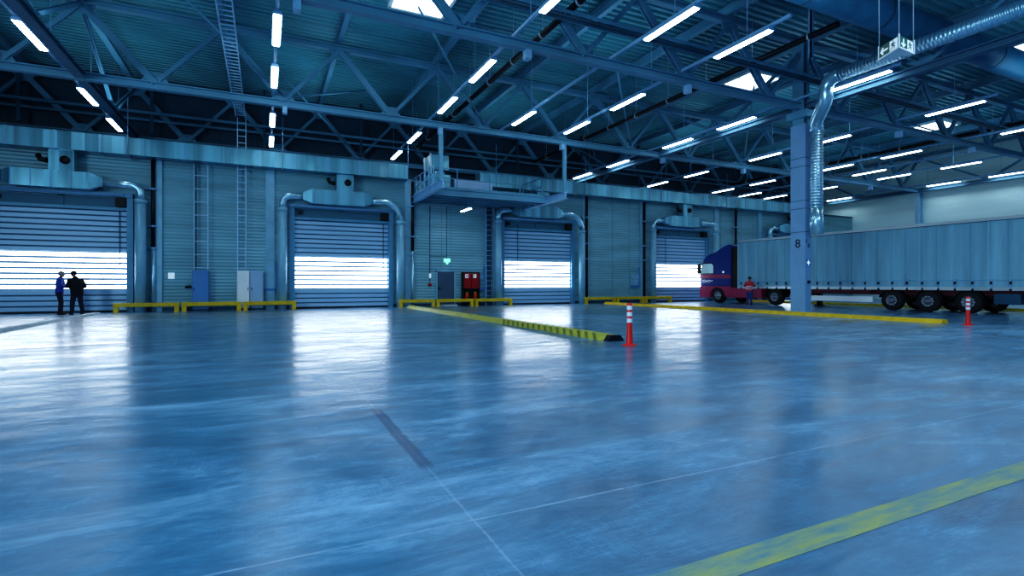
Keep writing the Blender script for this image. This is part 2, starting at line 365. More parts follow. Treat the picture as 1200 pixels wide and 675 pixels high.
# ------------------------------------------------------------------ warm air hoods over the doors
def arc(c, r, a0, a1, plane, n=6):
    out = []
    for i in range(n+1):
        a = math.radians(a0 + (a1-a0)*i/n)
        if plane == 'xz': out.append((c[0]+r*math.cos(a), c[1], c[2]+r*math.sin(a)))
        else: out.append((c[0], c[1]+r*math.cos(a), c[2]+r*math.sin(a)))
    return out
HN = ['over the leftmost shutter, behind the two standing men', 'over the second shutter from the left', 'over the shutter beside the mezzanine ladder', 'over the shutter in front of the truck', 'behind the trailer roof']
def hood(i, c):
    r = empty('door_air_hood', (c, WY-.35, 5.5), 'galvanised air duct box with elbow pipes ' + HN[i], 'duct', 'air ducts over the dock shutters')
    y0, y1, z0, z1 = WY-.85, WY-.25, 5.32, 6.04; bx = c-(.3 if i else .1)
    b = MB(); b.box(bx-1.3, bx+1.3, y0, y1, z0, z1)
    for s in (-1, 1):
        xa, xb = bx+s*1.3, bx+s*1.72; ym = (y0+y1)/2; zm = (z0+z1)/2; a = .17
        vs = [(xa,y0,z0),(xa,y1,z0),(xa,y1,z1),(xa,y0,z1),(xb,ym-a,zm-a),(xb,ym+a,zm-a),(xb,ym+a,zm+a),(xb,ym-a,zm+a)]
        b.add(vs, [(0,1,5,4),(1,2,6,5),(2,3,7,6),(3,0,4,7),(4,5,6,7)])
    b.build('duct_box', M['galv'], r)
    sm = MB()
    for xx in (-1.29,-.65,0,.65,1.27): sm.box(bx+xx-.015, bx+xx+.015, y0-.012, y1+.012, z0-.012, z1+.012)
    sm.each('seam', M['steel_light'], r)
    n = MB(); n.box(bx-.1, bx+.75, y0+.1, y1-.02, z1, 6.98); n.build('neck', M['galv'], r)
    MB().lathe([(0,-.03),(.17,-.03),(.17,.03),(0,.03)], (bx+.45, y0+.06, 6.5), 'y', 18).build('damper', M['black'], r)
    MB().tube([(bx-.15, y0+.3, 6.45), (bx-.42, y0+.3, 6.5), (bx-.5, y0+.3, 6.7)], .1, 10).build('hose', M['black'], r)
    ym = (y0+y1)/2; zm = 5.68
    for s in (-1, 1):
        cx = c+s*2.95
        if s < 0 or i in (0, 3):
            pts = [(bx+s*1.7, ym, zm), (cx-s*.4, ym, zm)] + [(cx-s*.4+s*.4*math.sin(t), ym, zm-.4+.4*math.cos(t)) for t in [PI/10*k for k in range(1, 6)]] + [(cx, ym, 5.05)]
        else:
            pts = [(bx+s*1.7, ym, zm), (bx+s*2.0, ym, zm)] + [(cx-s*.95+s*.95*math.sin(t), ym, zm-.95+.95*math.cos(t)) for t in [.12+PI/12*k for k in range(0, 6)]] + [(cx, ym, 4.85), (cx, ym, 4.7)]
        MB().tube(pts, .165, 14).build('elbow_pipe', M['galv_v'], r)
        top = pts[-1][2]
        p = MB(); p.tube([(cx, ym, 0), (cx, ym, top-.15)], .215, 18); p.build('riser', M['pillar'], r)
        MB().tube([(cx, ym, top-.18), (cx, ym, top)], .235, 18).build('collar', M['pillar'], r)
for i, c in enumerate(DOORS): hood(i, c)

# long rectangular supply duct
def supply(x0, x1, label):
    r = empty('supply_duct', ((x0+x1)/2, WY-.5, 6.92), label, 'duct')
    MB().box(x0, x1, WY-.95, WY-.2, 6.93, 7.68).build('duct_run', M['galv'], r)
    f = MB(); x = x0+.02
    while x < x1: f.box(x-.018, x+.018, WY-.97, WY-.18, 6.91, 7.70); x += 1.55
    f.each('flange', M['steel_light'], r)
    h = MB(); x = x0+1.0
    while x < x1: h.tube([(x, WY-.98, 6.88), (x, WY-.98, 9.4)], .015, 6); h.bar((x, WY-.98, 6.89), (x, WY-.15, 6.89), .05); x += 6.2
    h.each('hanger', M['steel_light'], r)
supply(-25, 7.0, 'long galvanised rectangular duct high on the wall left of the mezzanine')
supply(11.2, 41.0, 'long galvanised rectangular duct high on the wall right of the mezzanine')

# drain pipes
for k, (x, lab) in enumerate([(-4.6,'black drain pipe with silver foot right of the leftmost shutter'),(7.45,'black drain pipe under the left edge of the mezzanine'),(19.0,'black drain pipe right of the shutter beside the mezzanine'),(23.75,'black drain pipe left of the shutter in front of the truck'),(32.6,'black drain pipe on the wall above the truck cab')]):
    r = empty('drain_pipe', (x, WY-.2, 0), lab, 'pipe', 'drain pipes on the dock wall')
    z = 2.95 if k == 0 else (3.1 if k == 1 else .4)
    MB().tube([(x, WY-.2, z), (x, WY-.2, 6.95)], .085, 10).build('pipe', M['pipe_black'], r)
    MB().tube([(x, WY-.2, 0), (x, WY-.2, z)], .085, 10).build('pipe_foot', M['galv_v'], r)
    cl = MB()
    for zz in (2.9, 3.9, 5.6): cl.box(x-.35, x+.2, WY-.2, WY-.002, zz-.02, zz+.02); cl.tube([(x, WY-.2, zz-.04), (x, WY-.2, zz+.04)], .1, 10)
    cl.each('clamp', M['steel_light'], r)

# ------------------------------------------------------------------ roof steel
TOP = 11.35
def truss_x(Y, label, x0=X0-3*P, x1=RX-.2):
    r = empty('roof_truss', ((x0+x1)/2, Y, CH-.15), label, 'truss', 'lattice trusses across the hall')
    MB().ibeam((x0, Y, CH), (x1, Y, CH), .26, .28, .05).build('bottom_chord', M['steel'], r)
    MB().ibeam((x0, Y, TOP), (x1, Y, TOP), .26, .24, .05).build('top_chord', M['steel'], r)
    k = 0; x = X0-3*P
    while x < x1:
        bx = x+P/2
        if bx < x1:
            MB().ibeam((x, Y, TOP-.1), (bx, Y, CH+.1), .24, .2, .035, (0,1,0)).build('diagonal', M['steel'], r)
            if bx+P/2 < x1: MB().ibeam((bx, Y, CH+.1), (bx+P/2, Y, TOP-.1), .15, .14, .03, (0,1,0)).build('diagonal', M['steel'], r)
            MB().prism([(bx-.5,CH+.1),(bx+.5,CH+.1),(bx+.2,CH+.5),(bx-.2,CH+.5)], 'y', Y-.015, Y+.015).build('gusset', M['steel'], r)
        MB().prism([(x-.45,TOP-.1),(x+.45,TOP-.1),(x+.18,TOP-.45),(x-.18,TOP-.45)], 'y', Y-.015, Y+.015).build('gusset', M['steel'], r)
        x += P
    for xr in (.75, 7.4, 14.0, 20.75, 27.3, 34.0, 40.6):
        MB().box(xr-.09, xr+.09, Y-.13, Y+.13, CH-.42, CH-.14).build('bracket', M['steel_light'], r)
TL = {14.4:'blue steel lattice truss across the hall meeting the numbered column', 23.3:'blue steel lattice truss that carries the mezzanine hangers', 32.2:'blue steel lattice truss against the dark upper wall'}
for Y in (14.4, 23.3, 32.2): truss_x(Y, TL[Y])
def truss_y(X, label, y0=3.0, y1=UY):
    r = empty('girder_truss', (X, (y0+y1)/2, CH-.15), label, 'truss', 'lattice girders along the column lines')
    MB().ibeam((X, y0, CH), (X, y1, CH), .28, .26, .05).build('bottom_chord', M['steel_glare_cut'], r)
    MB().ibeam((X, y0, TOP+.02), (X, y1, TOP+.02), .24, .2, .05).build('top_chord', M['steel'], r)
    q = 8.9/2; y = 14.4-2*q; up = True
    while y+q < y1:
        a, c = (TOP-.08, CH+.1) if up else (CH+.1, TOP-.08)
        MB().ibeam((X, y, a), (X, y+q, c), .13, .12, .03, (1,0,0)).build('diagonal', M['steel'], r)
        if up: MB().prism([(y+q-.4,CH+.1),(y+q+.4,CH+.1),(y+q+.15,CH+.42),(y+q-.15,CH+.42)], 'x', X-.015, X+.015).build('gusset', M['steel'], r)
        y += q; up = not up
truss_y(X0, 'blue lattice girder running away from the viewer beside the leftmost lamps')
truss_y(20.45, 'blue lattice girder running over the numbered column towards the shutters')
truss_y(46.75, 'blue lattice girder along the top of the pale right wall', y0=6)
# rafters under the sheet, along Y
for k in range(-3, 12):
    x = X0+k*P
    if k in (0, 6) or x > RX-.3: continue
    o = MB().ibeam((x, -5.5, 11.74), (x, UY, 11.74), .2, .36, .045).build('roof_rafter', M['steel'])
    tag(o, 'blue steel rafter under the roof sheet, number %d from the left' % (k+4), 'rafter', 'rafters under the roof sheet')
# bracing rods between the trusses (crossed, at the top chord)
for k, (bx, by) in enumerate([(X0+P,14.4),(X0+3*P,14.4),(X0+5*P,14.4),(X0+7*P,14.4),(X0+9*P,14.4),(X0-P,14.4),(X0+2*P,23.3),(X0+6*P,23.3),(X0+8*P,23.3)]):
    r = MB(); r.tube([(bx-P/2, by, CH+.25), (bx+P/2, by+4.45, TOP+.1)], .045, 8); r.tube([(bx+P/2, by+8.7, CH+.25), (bx-P/2, by+4.3, TOP+.1)], .045, 8)
    tag(r.build('bracing_rod', M['steel']), 'slanting steel bracing rods between two trusses, pair %d' % (k+1), 'brace', 'bracing rods under the roof')
# short lattice hangers / drop posts between roof and lamp rails
# ------------------------------------------------------------------ column
CX, CY = 20.32, 14.44
r = empty('steel_column', (CX, CY, 0), 'tall blue-grey boxed column marked 8 standing on the floor', 'column')
b = MB(); b.box(CX-.19, CX+.19, CY-.33, CY+.33, 0, 7.9); b.build('column_casing', M['pillar_col'], r)
b = MB()
for z in (3.42, 4.39, 4.72, 6.15, 6.5): b.box(CX-.196, CX+.196, CY-.336, CY+.336, z-.012, z+.012)
b.each('casing_joint', M['steel_dark'], r)
b = MB(); b.ibeam((CX, CY, 7.9), (CX, CY, 11.6), .5, .36, .05, (1,0,0)); b.build('column_shaft', M['steel'], r)
b = MB(); b.box(CX-.3, CX+.3, CY-.45, CY+.45, 8.15, 8.45); b.build('bearing_plate', M['steel'], r)
def text(s, size, loc, rot, m, parent, name='number', ext=.004):
    cu = bpy.data.curves.new(name, 'FONT'); cu.body = s; cu.size = size; cu.align_x = 'CENTER'; cu.align_y = 'CENTER'; cu.extrude = ext
    o = bpy.data.objects.new(name, cu); COL.objects.link(o)
    o.matrix_basis = Matrix.Translation(loc) @ Matrix(rot).to_4x4().transposed()
    bpy.context.view_layer.update()
    me = bpy.data.meshes.new_from_object(o.evaluated_get(bpy.context.evaluated_depsgraph_get()))
    me.transform(o.matrix_basis); COL.objects.unlink(o); bpy.data.objects.remove(o)
    q = bpy.data.objects.new(name, me); COL.objects.link(q); me.materials.clear(); me.materials.append(m)
    if parent is not None: q.parent = parent; q.matrix_parent_inverse = parent.matrix_basis.inverted()
    return q
# rot rows = (right, up, normal)
FX = ((0,-1,0),(0,0,1),(-1,0,0)); FY = ((1,0,0),(0,0,1),(0,-1,0))
text('8', .5, (CX-.194, CY+.0, 2.93), FX, M['black'], r)
text('E', .22, (CX-.1, CY-.334, 3.02), FY, M['black'], r, 'letter')
text('8', .26, (CX+.02, CY-.334, 2.84), FY, M['black'], r)
MB().box(CX-.13, CX+.13, CY-.34, CY-.331, 1.98, 2.3).build('notice', M['blue_cab'], r)
MB().box(CX-.09, CX+.09, CY-.345, CY-.339, 2.1, 2.18).box(CX-.02, CX+.02, CY-.345, CY-.339, 2.02, 2.26).build('notice_mark', M['sign_white'], r)
MB().box(CX-.05, CX+.05, CY-.39, CY-.331, 1.28, 1.4).build('socket', M['black'], r)
# white upright hanging in front of the column head
o = MB().box(19.05, 19.19, 13.1, 13.16, 10.0, 12.0).box(19.05, 19.07, 13.1, 13.24, 10.0, 12.0).build('hanger_post', M['steel_light']); tag(o, 'pale steel upright hanging from the roof before the column head', 'post')
# right wall column
r = empty('wall_column', (46.95, 23.3, 0), 'blue-grey steel column standing against the pale right wall', 'column')
MB().ibeam((46.98, 23.3, 0), (46.98, 23.3, 8.5), .3, .5, .04, (1,0,0)).build('column_shaft', M['pillar'], r)
MB().box(46.7, 47.2, 23.0, 23.6, 0, .05).build('base_plate', M['steel'], r)

# ------------------------------------------------------------------ lamps on rails
rows = [(-6.45,'the leftmost lamp rail',[19.6,25.3,29.4],3,31.6),
 (.33,'the second lamp rail from the left',[16.0,19.9,25.4,29.4],3,31.8),
 (7.0,'the third lamp rail from the left',[10.6,16.1,20.0,25.4,29.4],3,31.8),
 (10.7,'the short fourth lamp rail from the left',[10.65,20.15],10,24.6),
 (13.65,'the fifth lamp rail from the left',[10.65,16.4,20.3],10,24.2),
 (20.08,'the lamp rail beside the numbered column',[10.84,16.5,20.35,25.6,29.6],10.5,32),
 (26.9,'the first lamp rail right of the numbered column',[10.95,16.4,20.35,25.8,29.7],10.5,32),
 (33.6,'the second lamp rail right of the numbered column',[10.9,16.55,20.35,25.9,29.6],9,32),
 (37.1,'the third lamp rail right of the numbered column',[20.35,29.9],16,32),
 (40.1,'the lamp rail over the middle of the trailer',[16.5,20.4,25.5,29.8],12,32),
 (46.3,'the lamp rail along the pale right wall',[16.5,20.3,28.2],12,31)]
ORD = ['Nearest', 'Second nearest', 'Third nearest', 'Fourth nearest', 'Farthest']
def make_lamp(name='strip_lamp'):
    r = empty(name, (0,0,0))
    MB().prism([(-.13,.0),(.13,.0),(.10,.1),(-.10,.1)], 'y', -.02, 2.14).build('lamp_housing', M['steel_light'], r)
    MB().prism([(-.10,.0),(.10,.0),(.09,-.03),(-.09,-.03)], 'y', .02, 2.1).build('diffuser', M['lamp'], r)
    return r
proto = None
for X, desc, ys, a, e in rows:
    r = empty('lamp_rail', (X, (a+e)/2, 8.95), 'pale steel rail with rods, ' + desc, 'rail', 'lamp rails under the roof')
    MB().prism([(X-.045,8.93),(X+.045,8.93),(X+.045,9.02),(X-.045,9.02)], 'y', a, e).build('rail', M['steel_light'], r)
    h = MB(); y = a+1.5
    while y < e: h.tube([(X, y, 9.0), (X, y, 12.0)], .012, 6); y += 4.45
    h.each('rod', M['steel_light'], r)
    for k, y in enumerate(ys):
        if proto is None: proto = make_lamp(); o = proto
        else: o = copy_tree(proto)
        o.location = (X, y, 8.835)
        nm = ORD[k] if not (k == len(ys)-1) else 'Farthest'
        tag(o, '%s lit white strip lamp on %s' % (nm, desc), 'lamp', 'strip lamps under the roof')

# ------------------------------------------------------------------ pipes, trays and ducts under the roof
def yrun(name, X, z, y0, y1, rad, m, label, cat, extra=None):
    r = empty(name, (X, (y0+y1)/2, z), label, cat)
    MB().tube([(X, y0, z), (X, y1, z)], rad, 12).build('pipe', m, r)
    c = MB(); y = y0+1
    while y < y1: c.tube([(X, y-.03, z), (X, y+.03, z)], rad*1.35, 10); c.tube([(X, y, z+rad), (X, y, 12)], .01, 6); y += 2.3
    c.each('clamp', M['alu'], r)
yrun('sprinkler_pipe', 8.55, 9.75, 3, 32, .11, M['pipe_black'], 'black pipe under the roof right of the third lamp rail', 'pipe')
yrun('sprinkler_pipe', 16.9, 9.75, 10.7, 32, .1, M['pipe_black'], 'black pipe under the roof passing the bright square skylight', 'pipe')
yrun('sprinkler_pipe', 36.0, 9.75, 11, 32, .1, M['pipe_black'], 'black pipe under the roof above the trailer', 'pipe')
def tray(p0, p1, w, axis, label, m, name='cable_tray', step=.32):
    r = empty(name, [(a+b_)/2 for a, b_ in zip(p0, p1)], label, 'cable tray')
    rails = MB(); rg = MB(); p0 = Vector(p0); p1 = Vector(p1); d = (p1-p0); L = d.length; d.normalize()
    s = Vector((1,0,0)) if axis == 'x' else (Vector((0,1,0)) if axis == 'y' else Vector((0,0,1)))
    upv = (0,0,1) if abs(d.z) < .9 else (0,1,0)
    for k in (-1, 1): rails.bar(p0+s*k*w/2, p1+s*k*w/2, .035, .09, upv)
    q = .1
    while q < L: rg.bar(p0+d*q-s*w/2, p0+d*q+s*w/2, .03, .03); q += step
    rails.build('side_rail', m, r); rg.each('rung', m, r)
    return r
tray((-1.05,3,9.35), (-1.05,28.3,9.35), .42, 'x', 'ladder cable tray running under the roof left of the second lamp rail', M['rail_bright'])
r = tray((-1.0,28.35,1.92), (-1.0,28.35,9.3), .36, 'x', 'vertical cable ladder above the white electric cabinet', M['rail_bright'])
r = tray((-2.7,28.4,1.92), (-2.7,28.4,6.9), .56, 'x', 'wide vertical cable ladder above the blue electric cabinet', M['rail_bright'], step=.62)
MB().box(-2.96, -2.88, 28.42, 28.5, 1.92, 6.9).build('cable', M['steel_dark'], r)
r = tray((5,13.75,9.55), (46,13.75,9.55), .45, 'y', 'long ladder cable tray crossing the hall before the numbered column', M['steel'], step=.4)
MB().tube([(5,13.7,9.52), (46,13.7,9.52)], .05, 8).tube([(5,13.85,9.52), (46,13.85,9.52)], .04, 8).build('cable', M['steel_dark'], r)
# paired pipes on the upper wall
r = empty('heating_pipe', (10, 31.9, 9.8), 'pair of dark pipes running level along the upper back wall', 'pipe')
for z, q in ((10.0,.09),(9.62,.07)): MB().tube([(-25, 31.9, z), (46, 31.9, z)], q, 10).build('pipe', M['steel'], r)
b = MB()
for k in range(-4, 9): b.bar((k*5.2, 31.9, 8.9), (k*5.2, 31.9, 12), .14, .14)
b.each('pipe_post', M['steel_dark'], r)
# large round duct, upper right
r = empty('round_duct', (28, 9.4, 9.9), 'very large dark blue round duct under the roof at upper right', 'duct')
MB().tube([(12, 10.15, 10.1), (46, 10.15, 10.1)], .5, 28).build('duct_run', M['big_duct'], r)
b = MB()
for k in range(9): b.tube([(14.5+k*3.6, 10.15, 10.1), (14.53+k*3.6, 10.15, 10.1)], .515, 28)
b.each('seam', M['steel_dark'], r)
# spiral duct with S-bend, down beside the column
r = empty('spiral_duct', (20.38, 13.8, 3.3), 'shiny spiral duct bending down beside the numbered column', 'duct')
MB().tube([(19.68, 5.0, 9.2), (19.68, 12.4, 9.2)], .25, 20).build('duct_run', M['spiral_y'], r)
pts = [(19.68, 12.35, 9.2)] + [(19.68, 12.5+.44*math.sin(t), 8.76+.44*math.cos(t)) for t in [PI/10*k for k in range(0, 6)]] + [(19.68, 12.94, 8.5), (19.72, 12.99, 8.38), (20.22, 13.7, 7.85), (20.38, 13.8, 7.7), (20.38, 13.8, 7.5)]
MB().tube(pts, .26, 20).build('elbow', M['galv_v'], r)
MB().tube([(20.38, 13.8, 7.55), (20.38, 13.8, 3.35)], .245, 20).build('duct_drop', M['spiral_z'], r)
MB().tube([(20.38, 13.8, 4.35), (20.38, 13.8, 3.3)], .255, 20).build('duct_end', M['galv_v'], r)

# ------------------------------------------------------------------ hanging exit sign (triangular)
S_, C_ = math.sin(math.radians(25.5)), math.cos(math.radians(25.5))
def ray(px, py, d):
    u = (px-600)/608; v = (333-py)/608
    return Vector((d*(S_+u*C_), d*(C_-u*S_), 1.25+d*v))
A_ = ray(1053.5, 41, 13.0); B_ = ray(1034, 54, 13.6); 
side = (Vector((B_.x, B_.y, 0))-Vector((A_.x, A_.y, 0))); side = side.normalized()*.72
rot = Matrix.Rotation(math.radians(-60), 3, 'Z'); s2 = rot @ side
zt, zb = A_.z, A_.z-.31
P0 = Vector((A_.x, A_.y, 0)); P1 = P0+side; P2 = P0+s2
r = empty('exit_sign', (P0+P1+P2)/3+Vector((0,0,zb)), 'triangular green and white escape sign hanging on three wires', 'sign')
b = MB(); poly = [P0, P1, P2]
def inset(p, f): cc = (P0+P1+P2)/3; return cc+(p-cc)*f
vs = [(*inset(p, 1).xy, z) for z in (zb+.02, zt) for p in poly]; b.add(vs, [(0,1,2),(3,5,4),(0,1,4,3),(1,2,5,4),(2,0,3,5)]); b.build('sign_body', M['sign_green'], r)
b = MB(); vs = [(*inset(p, 1.1).xy, z) for z in (zb-.02, zb+.02) for p in poly]; b.add(vs, [(0,1,2),(3,5,4),(0,1,4,3),(1,2,5,4),(2,0,3,5)])
for p in poly:
    q = inset(p, 1.02); b.bar((q.x, q.y, zb), (q.x, q.y, zt+.03), .03)
b.build('sign_frame', M['white'], r)
def face_sign(pa, pb, nrm):
    """pa left, pb right; draw arrow and running figure"""
    d = (pb-pa); L = d.length; d.normalize(); H_ = zt-zb
    def P_(u, v): return pa + d*(u*L) + Vector((0,0,zb+v*H_)) + nrm*.006
    w = MB(); g = MB()
    def poly_(mb, pts, off=0):
        vs = [P_(u, v)+nrm*off for u, v in pts]; vs2 = [p+nrm*.004 for p in vs]; n = len(vs)
        mb.add(vs+vs2, [tuple(range(n))[::-1], tuple(range(n, 2*n))]+[(i,(i+1)%n,n+(i+1)%n,n+i) for i in range(n)])
    return poly_, w, g
for pa, pb, kind in ((P1, P0, 'left'), (P0, P2, 'down')):
    d = (pb-pa).normalized(); nrm = Vector((d.y, -d.x, 0))
    poly_, w, g = face_sign(pa, pb, nrm)
    if kind == 'left':
        poly_(w, [(.06,.5),(.2,.82),(.26,.74),(.2,.58),(.46,.58),(.46,.42),(.2,.42),(.26,.26),(.2,.18)])
    else:
        poly_(w, [(.28,.12),(.12,.42),(.18,.5),(.25,.38),(.25,.85),(.33,.85),(.33,.38),(.4,.5),(.46,.42)])
    poly_(w, [(.56,.1),(.94,.1),(.94,.9),(.56,.9)])
    for q in ([(.70,.74),(.76,.74),(.76,.84),(.70,.84)], [(.66,.68),(.76,.7),(.78,.45),(.7,.42)], [(.76,.66),(.87,.55),(.85,.5),(.76,.58)], [(.66,.66),(.6,.5),(.63,.47),(.69,.58)], [(.73,.46),(.84,.36),(.8,.16),(.76,.17),(.79,.33),(.7,.4)], [(.7,.46),(.66,.3),(.58,.24),(.6,.18),(.7,.26),(.75,.42)]):
        poly_(g, q, .005)
    w.build('pictogram_white', M['sign_white'], r); g.build('pictogram_green', M['sign_green'], r)
b = MB()
for p in poly: b.tube([(*inset(p, 1.0).xy, zt), (*inset(p, 1.0).xy, 12.0)], .014, 6)
b.each('wire', M['alu'], r)

# ------------------------------------------------------------------ mezzanine platform
PX0, PX1, PY0 = 7.5, 13.9, 25.3
r = empty('mezzanine', (10.6, 27, 5.85), 'steel mezzanine platform with railings hung over the grey door', 'platform')
MB().box(PX0, PX1, PY0, WY, 6.02, 6.1).build('deck_plate', M['steel'], r)
MB().ibeam((PX0, 23.15, 5.93), (PX0, WY, 5.93), .2, .36, .04).build('edge_beam', M['steel_light'], r)
MB().ibeam((14.15, 23.15, 5.87), (14.15, WY, 5.87), .2, .34, .04).build('edge_beam', M['steel_light'], r)
MB().ibeam((PX0, PY0, 5.93), (14.15, PY0, 5.93), .16, .34, .04).build('front_beam', M['steel'], r)
for k in range(4): MB().ibeam((PX0, 26.0+k*.75, 5.9), (14.15, 26.0+k*.75, 5.9), .14, .22, .03).build('joist', M['steel'], r)
MB().box(7.34, 7.52, 23.21, 23.39, 6.1, CH-.14).build('hanger_post', M['steel'], r)
MB().box(14.07, 14.23, 23.22, 23.38, 6.04, CH-.14).build('hanger_post', M['steel'], r)
g = MB()
for z in (6.65, 7.15): g.tube([(PX0, PY0, z), (PX1, PY0, z), (PX1, 27.6, z)], .025, 8)
g.box(PX0, PX1, PY0-.01, PY0+.01, 6.1, 6.22)
for x in (7.5, 8.95, 10.75, 12.55, 13.9): g.bar((x, PY0, 6.1), (x, PY0, 7.15), .05)
for y in (26.5, 27.6): g.bar((PX1, y, 6.1), (PX1, y, 7.15), .05)
g.build('front_railing', M['steel'], r)
g = MB()
for z in (6.6, 7.1): g.tube([(PX0, 24.7, z), (PX0, WY-.1, z)], .025, 8)
for y in (24.7, 25.5, 26.3, 27.1, 27.9, 28.6): g.bar((PX0, y, 6.1), (PX0, y, 7.1), .05)
g.box(PX0-.01, PX0+.01, 24.7, WY-.1, 6.1, 6.25)
g.build('side_railing', M['steel_light'], r)
r = empty('air_handling_unit', (8.05, 26.2, 6.1), 'stacked silver ventilation unit standing on the mezzanine corner', 'ventilation unit')
MB().box(7.65, 8.75, 25.7, 26.9, 6.1, 6.95).build('lower_casing', M['galv'], r, .04)
MB().box(7.7, 8.7, 25.8, 26.8, 7.15, 7.95).build('upper_casing', M['galv'], r, .04)
MB().tube([(8.2, 26.3, 6.9), (8.2, 26.3, 7.2)], .42, 20).build('collar', M['galv_v'], r)
MB().box(7.63, 7.71, 25.72, 25.8, 6.1, 7.95).box(7.63, 7.71, 26.8, 26.88, 6.1, 7.95).each('stand', M['alu'], r)
o = MB().box(9.0, 11.2, 25.9, 26.7, 6.1, 6.78).build('duct_casing', M['grey_cab'], None, .03); tag(o, 'long pale blue-grey casing lying on the mezzanine behind the railing', 'casing')
r = empty('mezzanine_lamp', (9.9, 26.6, 5.3), 'single lit strip lamp hanging under the mezzanine', 'lamp')
MB().prism([(-.09+9.9,5.3),(.09+9.9,5.3),(.07+9.9,5.37),(-.07+9.9,5.37)], 'y', 25.9, 27.3).build('lamp_housing', M['steel_light'], r)
MB().prism([(-.08+9.9,5.3),(.08+9.9,5.3),(.07+9.9,5.26),(-.07+9.9,5.26)], 'y', 25.93, 27.27).build('diffuser', M['lamp'], r)
MB().tube([(9.9,26.2,5.35),(9.9,26.2,5.82)], .012, 6).tube([(9.9,27,5.35),(9.9,27,5.82)], .012, 6).each('rod', M['steel_light'], r)
# access ladder
r = empty('access_ladder', (12.08, 28.45, 0), 'fixed steel ladder climbing the wall to the mezzanine beside the shutter', 'ladder')
MB().bar((11.83, 28.4, 0), (11.83, 28.4, 6.0), .06, .06).bar((12.33, 28.4, 0), (12.33, 28.4, 6.0), .06, .06).build('side_rail', M['steel_light'], r)
b = MB(); z = .25
while z < 5.9: b.tube([(11.83, 28.4, z), (12.33, 28.4, z)], .02, 6); z += .3
b.each('rung', M['steel_light'], r)
b = MB()
for z in (.6, 2.4, 4.2, 5.6): b.bar((11.83, 28.4, z), (11.83, WY, z), .04); b.bar((12.33, 28.4, z), (12.33, WY, z), .04)
b.each('wall_bracket', M['steel_light'], r)
MB().box(11.9, 12.26, 28.62, 28.69, .2, 5.9).build('back_strip', M['steel_dark'], r)

# ------------------------------------------------------------------ personnel door and things on the wall
r = empty('door_6', (9.43, WY, 0), kind='structure')
MB().box(8.93, 9.94, WY-.05, WY-.005, .02, 1.97).build('door_leaf', M['door_grey'], r)
MB().box(8.86, 8.93, WY-.07, WY-.001, 0, 2.04).box(9.94, 10.01, WY-.07, WY-.001, 0, 2.04).box(8.86, 10.01, WY-.07, WY-.001, 1.97, 2.04).build('door_frame', M['pillar'], r)
MB().tube([(9.05, WY-.11, 1.0), (9.17, WY-.11, 1.0)], .015, 6).box(9.0, 9.06, WY-.12, WY-.05, .94, 1.08).build('door_handle', M['black'], r)
o = MB().box(8.95, 10.0, 28.2, 28.62, 0, .08).build('door_step', M['white'], None, .01); tag(o, 'low white step on the floor before the grey door', 'step')
r = empty('exit_lamp', (9.5, WY-.05, 2.45), 'small green lit exit lamp over the grey door', 'sign')
MB().box(9.32, 9.7, WY-.1, WY-.001, 2.52, 2.72).build('lamp_housing', M['sign_lit'], r, .02)
MB().prism([(9.42,2.5),(9.6,2.5),(9.54,2.4),(9.48,2.4)], 'y', WY-.1, WY-.02).build('arrow_plate', M['sign_lit'], r)
o = MB().tube([(9.5, WY-.02, 2.72), (9.5, WY-.02, 5.7)], .015, 6).tube([(8.5,WY-.02,1.35),(8.5,WY-.02,5.7)], .018, 6).tube([(8.5,WY-.02,2.85),(9.5,WY-.02,2.85)], .015, 6).build('wall_conduit', M['steel_dark']); tag(o, 'thin grey conduit lines on the wall left of the grey door', 'conduit')
r = empty('fire_alarm', (8.5, WY-.05, 1.2), 'small round dark call point on the wall left of the grey door', 'alarm')
MB().lathe([(0,-.07),(.09,-.07),(.11,-.03),(.11,0)], (8.5, WY-.002, 1.22), 'y', 16).build('bell', M['red_cab'], r)
MB().box(8.46, 8.56, WY-.06, WY-.001, 1.6, 1.85).build('button_box', M['sign_white'], r)
r = empty('hose_cabinet', (10.87, 28.4, 0), 'red fire hose cabinet on a black stand right of the grey door', 'cabinet')
for xa in (10.42, 10.9): 
    q = MB().box(xa, xa+.46, 28.3, 28.62, 1.0, 1.88).build('cabinet_box', M['red_cab'], r, .015)
MB().box(10.37, 10.42, 28.3, 28.62, 0, 1.95).box(11.36, 11.41, 28.3, 28.62, 0, 1.95).box(10.37, 11.41, 28.3, 28.62, .95, 1.0).box(10.37, 11.41, 28.3, 28.62, .22, .27).box(10.37, 11.41, 28.3, 28.62, 1.9, 1.95).box(10.42, 11.36, 28.6, 28.62, .27, .95).build('stand', M['black'], r)
b = MB(); b.box(10.5, 10.7, 28.285, 28.299, 1.62, 1.82); b.box(11.0, 11.18, 28.285, 28.299, 1.62, 1.82); b.each('pictogram_plate', M['sign_white'], r)
b = MB(); b.lathe([(0,0),(.05,0),(.05,.004),(0,.004)], (10.57, 28.278, 1.72), 'y', 14); b.prism([(11.03,1.66),(11.15,1.72),(11.05,1.79)], 'y', 28.278, 28.284); b.box(10.63, 10.68, 28.278, 28.284, 1.65, 1.8); b.build('pictogram_mark', M['red_cab'], r)
for k, xx in enumerate((10.62, 11.14)):
    e = empty('fire_extinguisher', (xx, 28.42, .27), '%s red fire extinguisher in the stand under the red hose cabinet' % ('left' if k == 0 else 'right'), 'fire extinguisher', 'fire extinguishers under the red cabinet')
    MB().lathe([(0,.27),(.09,.27),(.09,.66),(.06,.72),(.03,.74),(0,.74)], (xx, 28.42, 0), 'z', 16).build('cylinder', M['red_plastic'], e)
    MB().box(xx-.03, xx+.03, 28.36, 28.48, .74, .8).tube([(xx, 28.4, .78), (xx+.1, 28.4, .74), (xx+.11, 28.38, .5)], .014, 6).build('valve', M['yellow'], e)
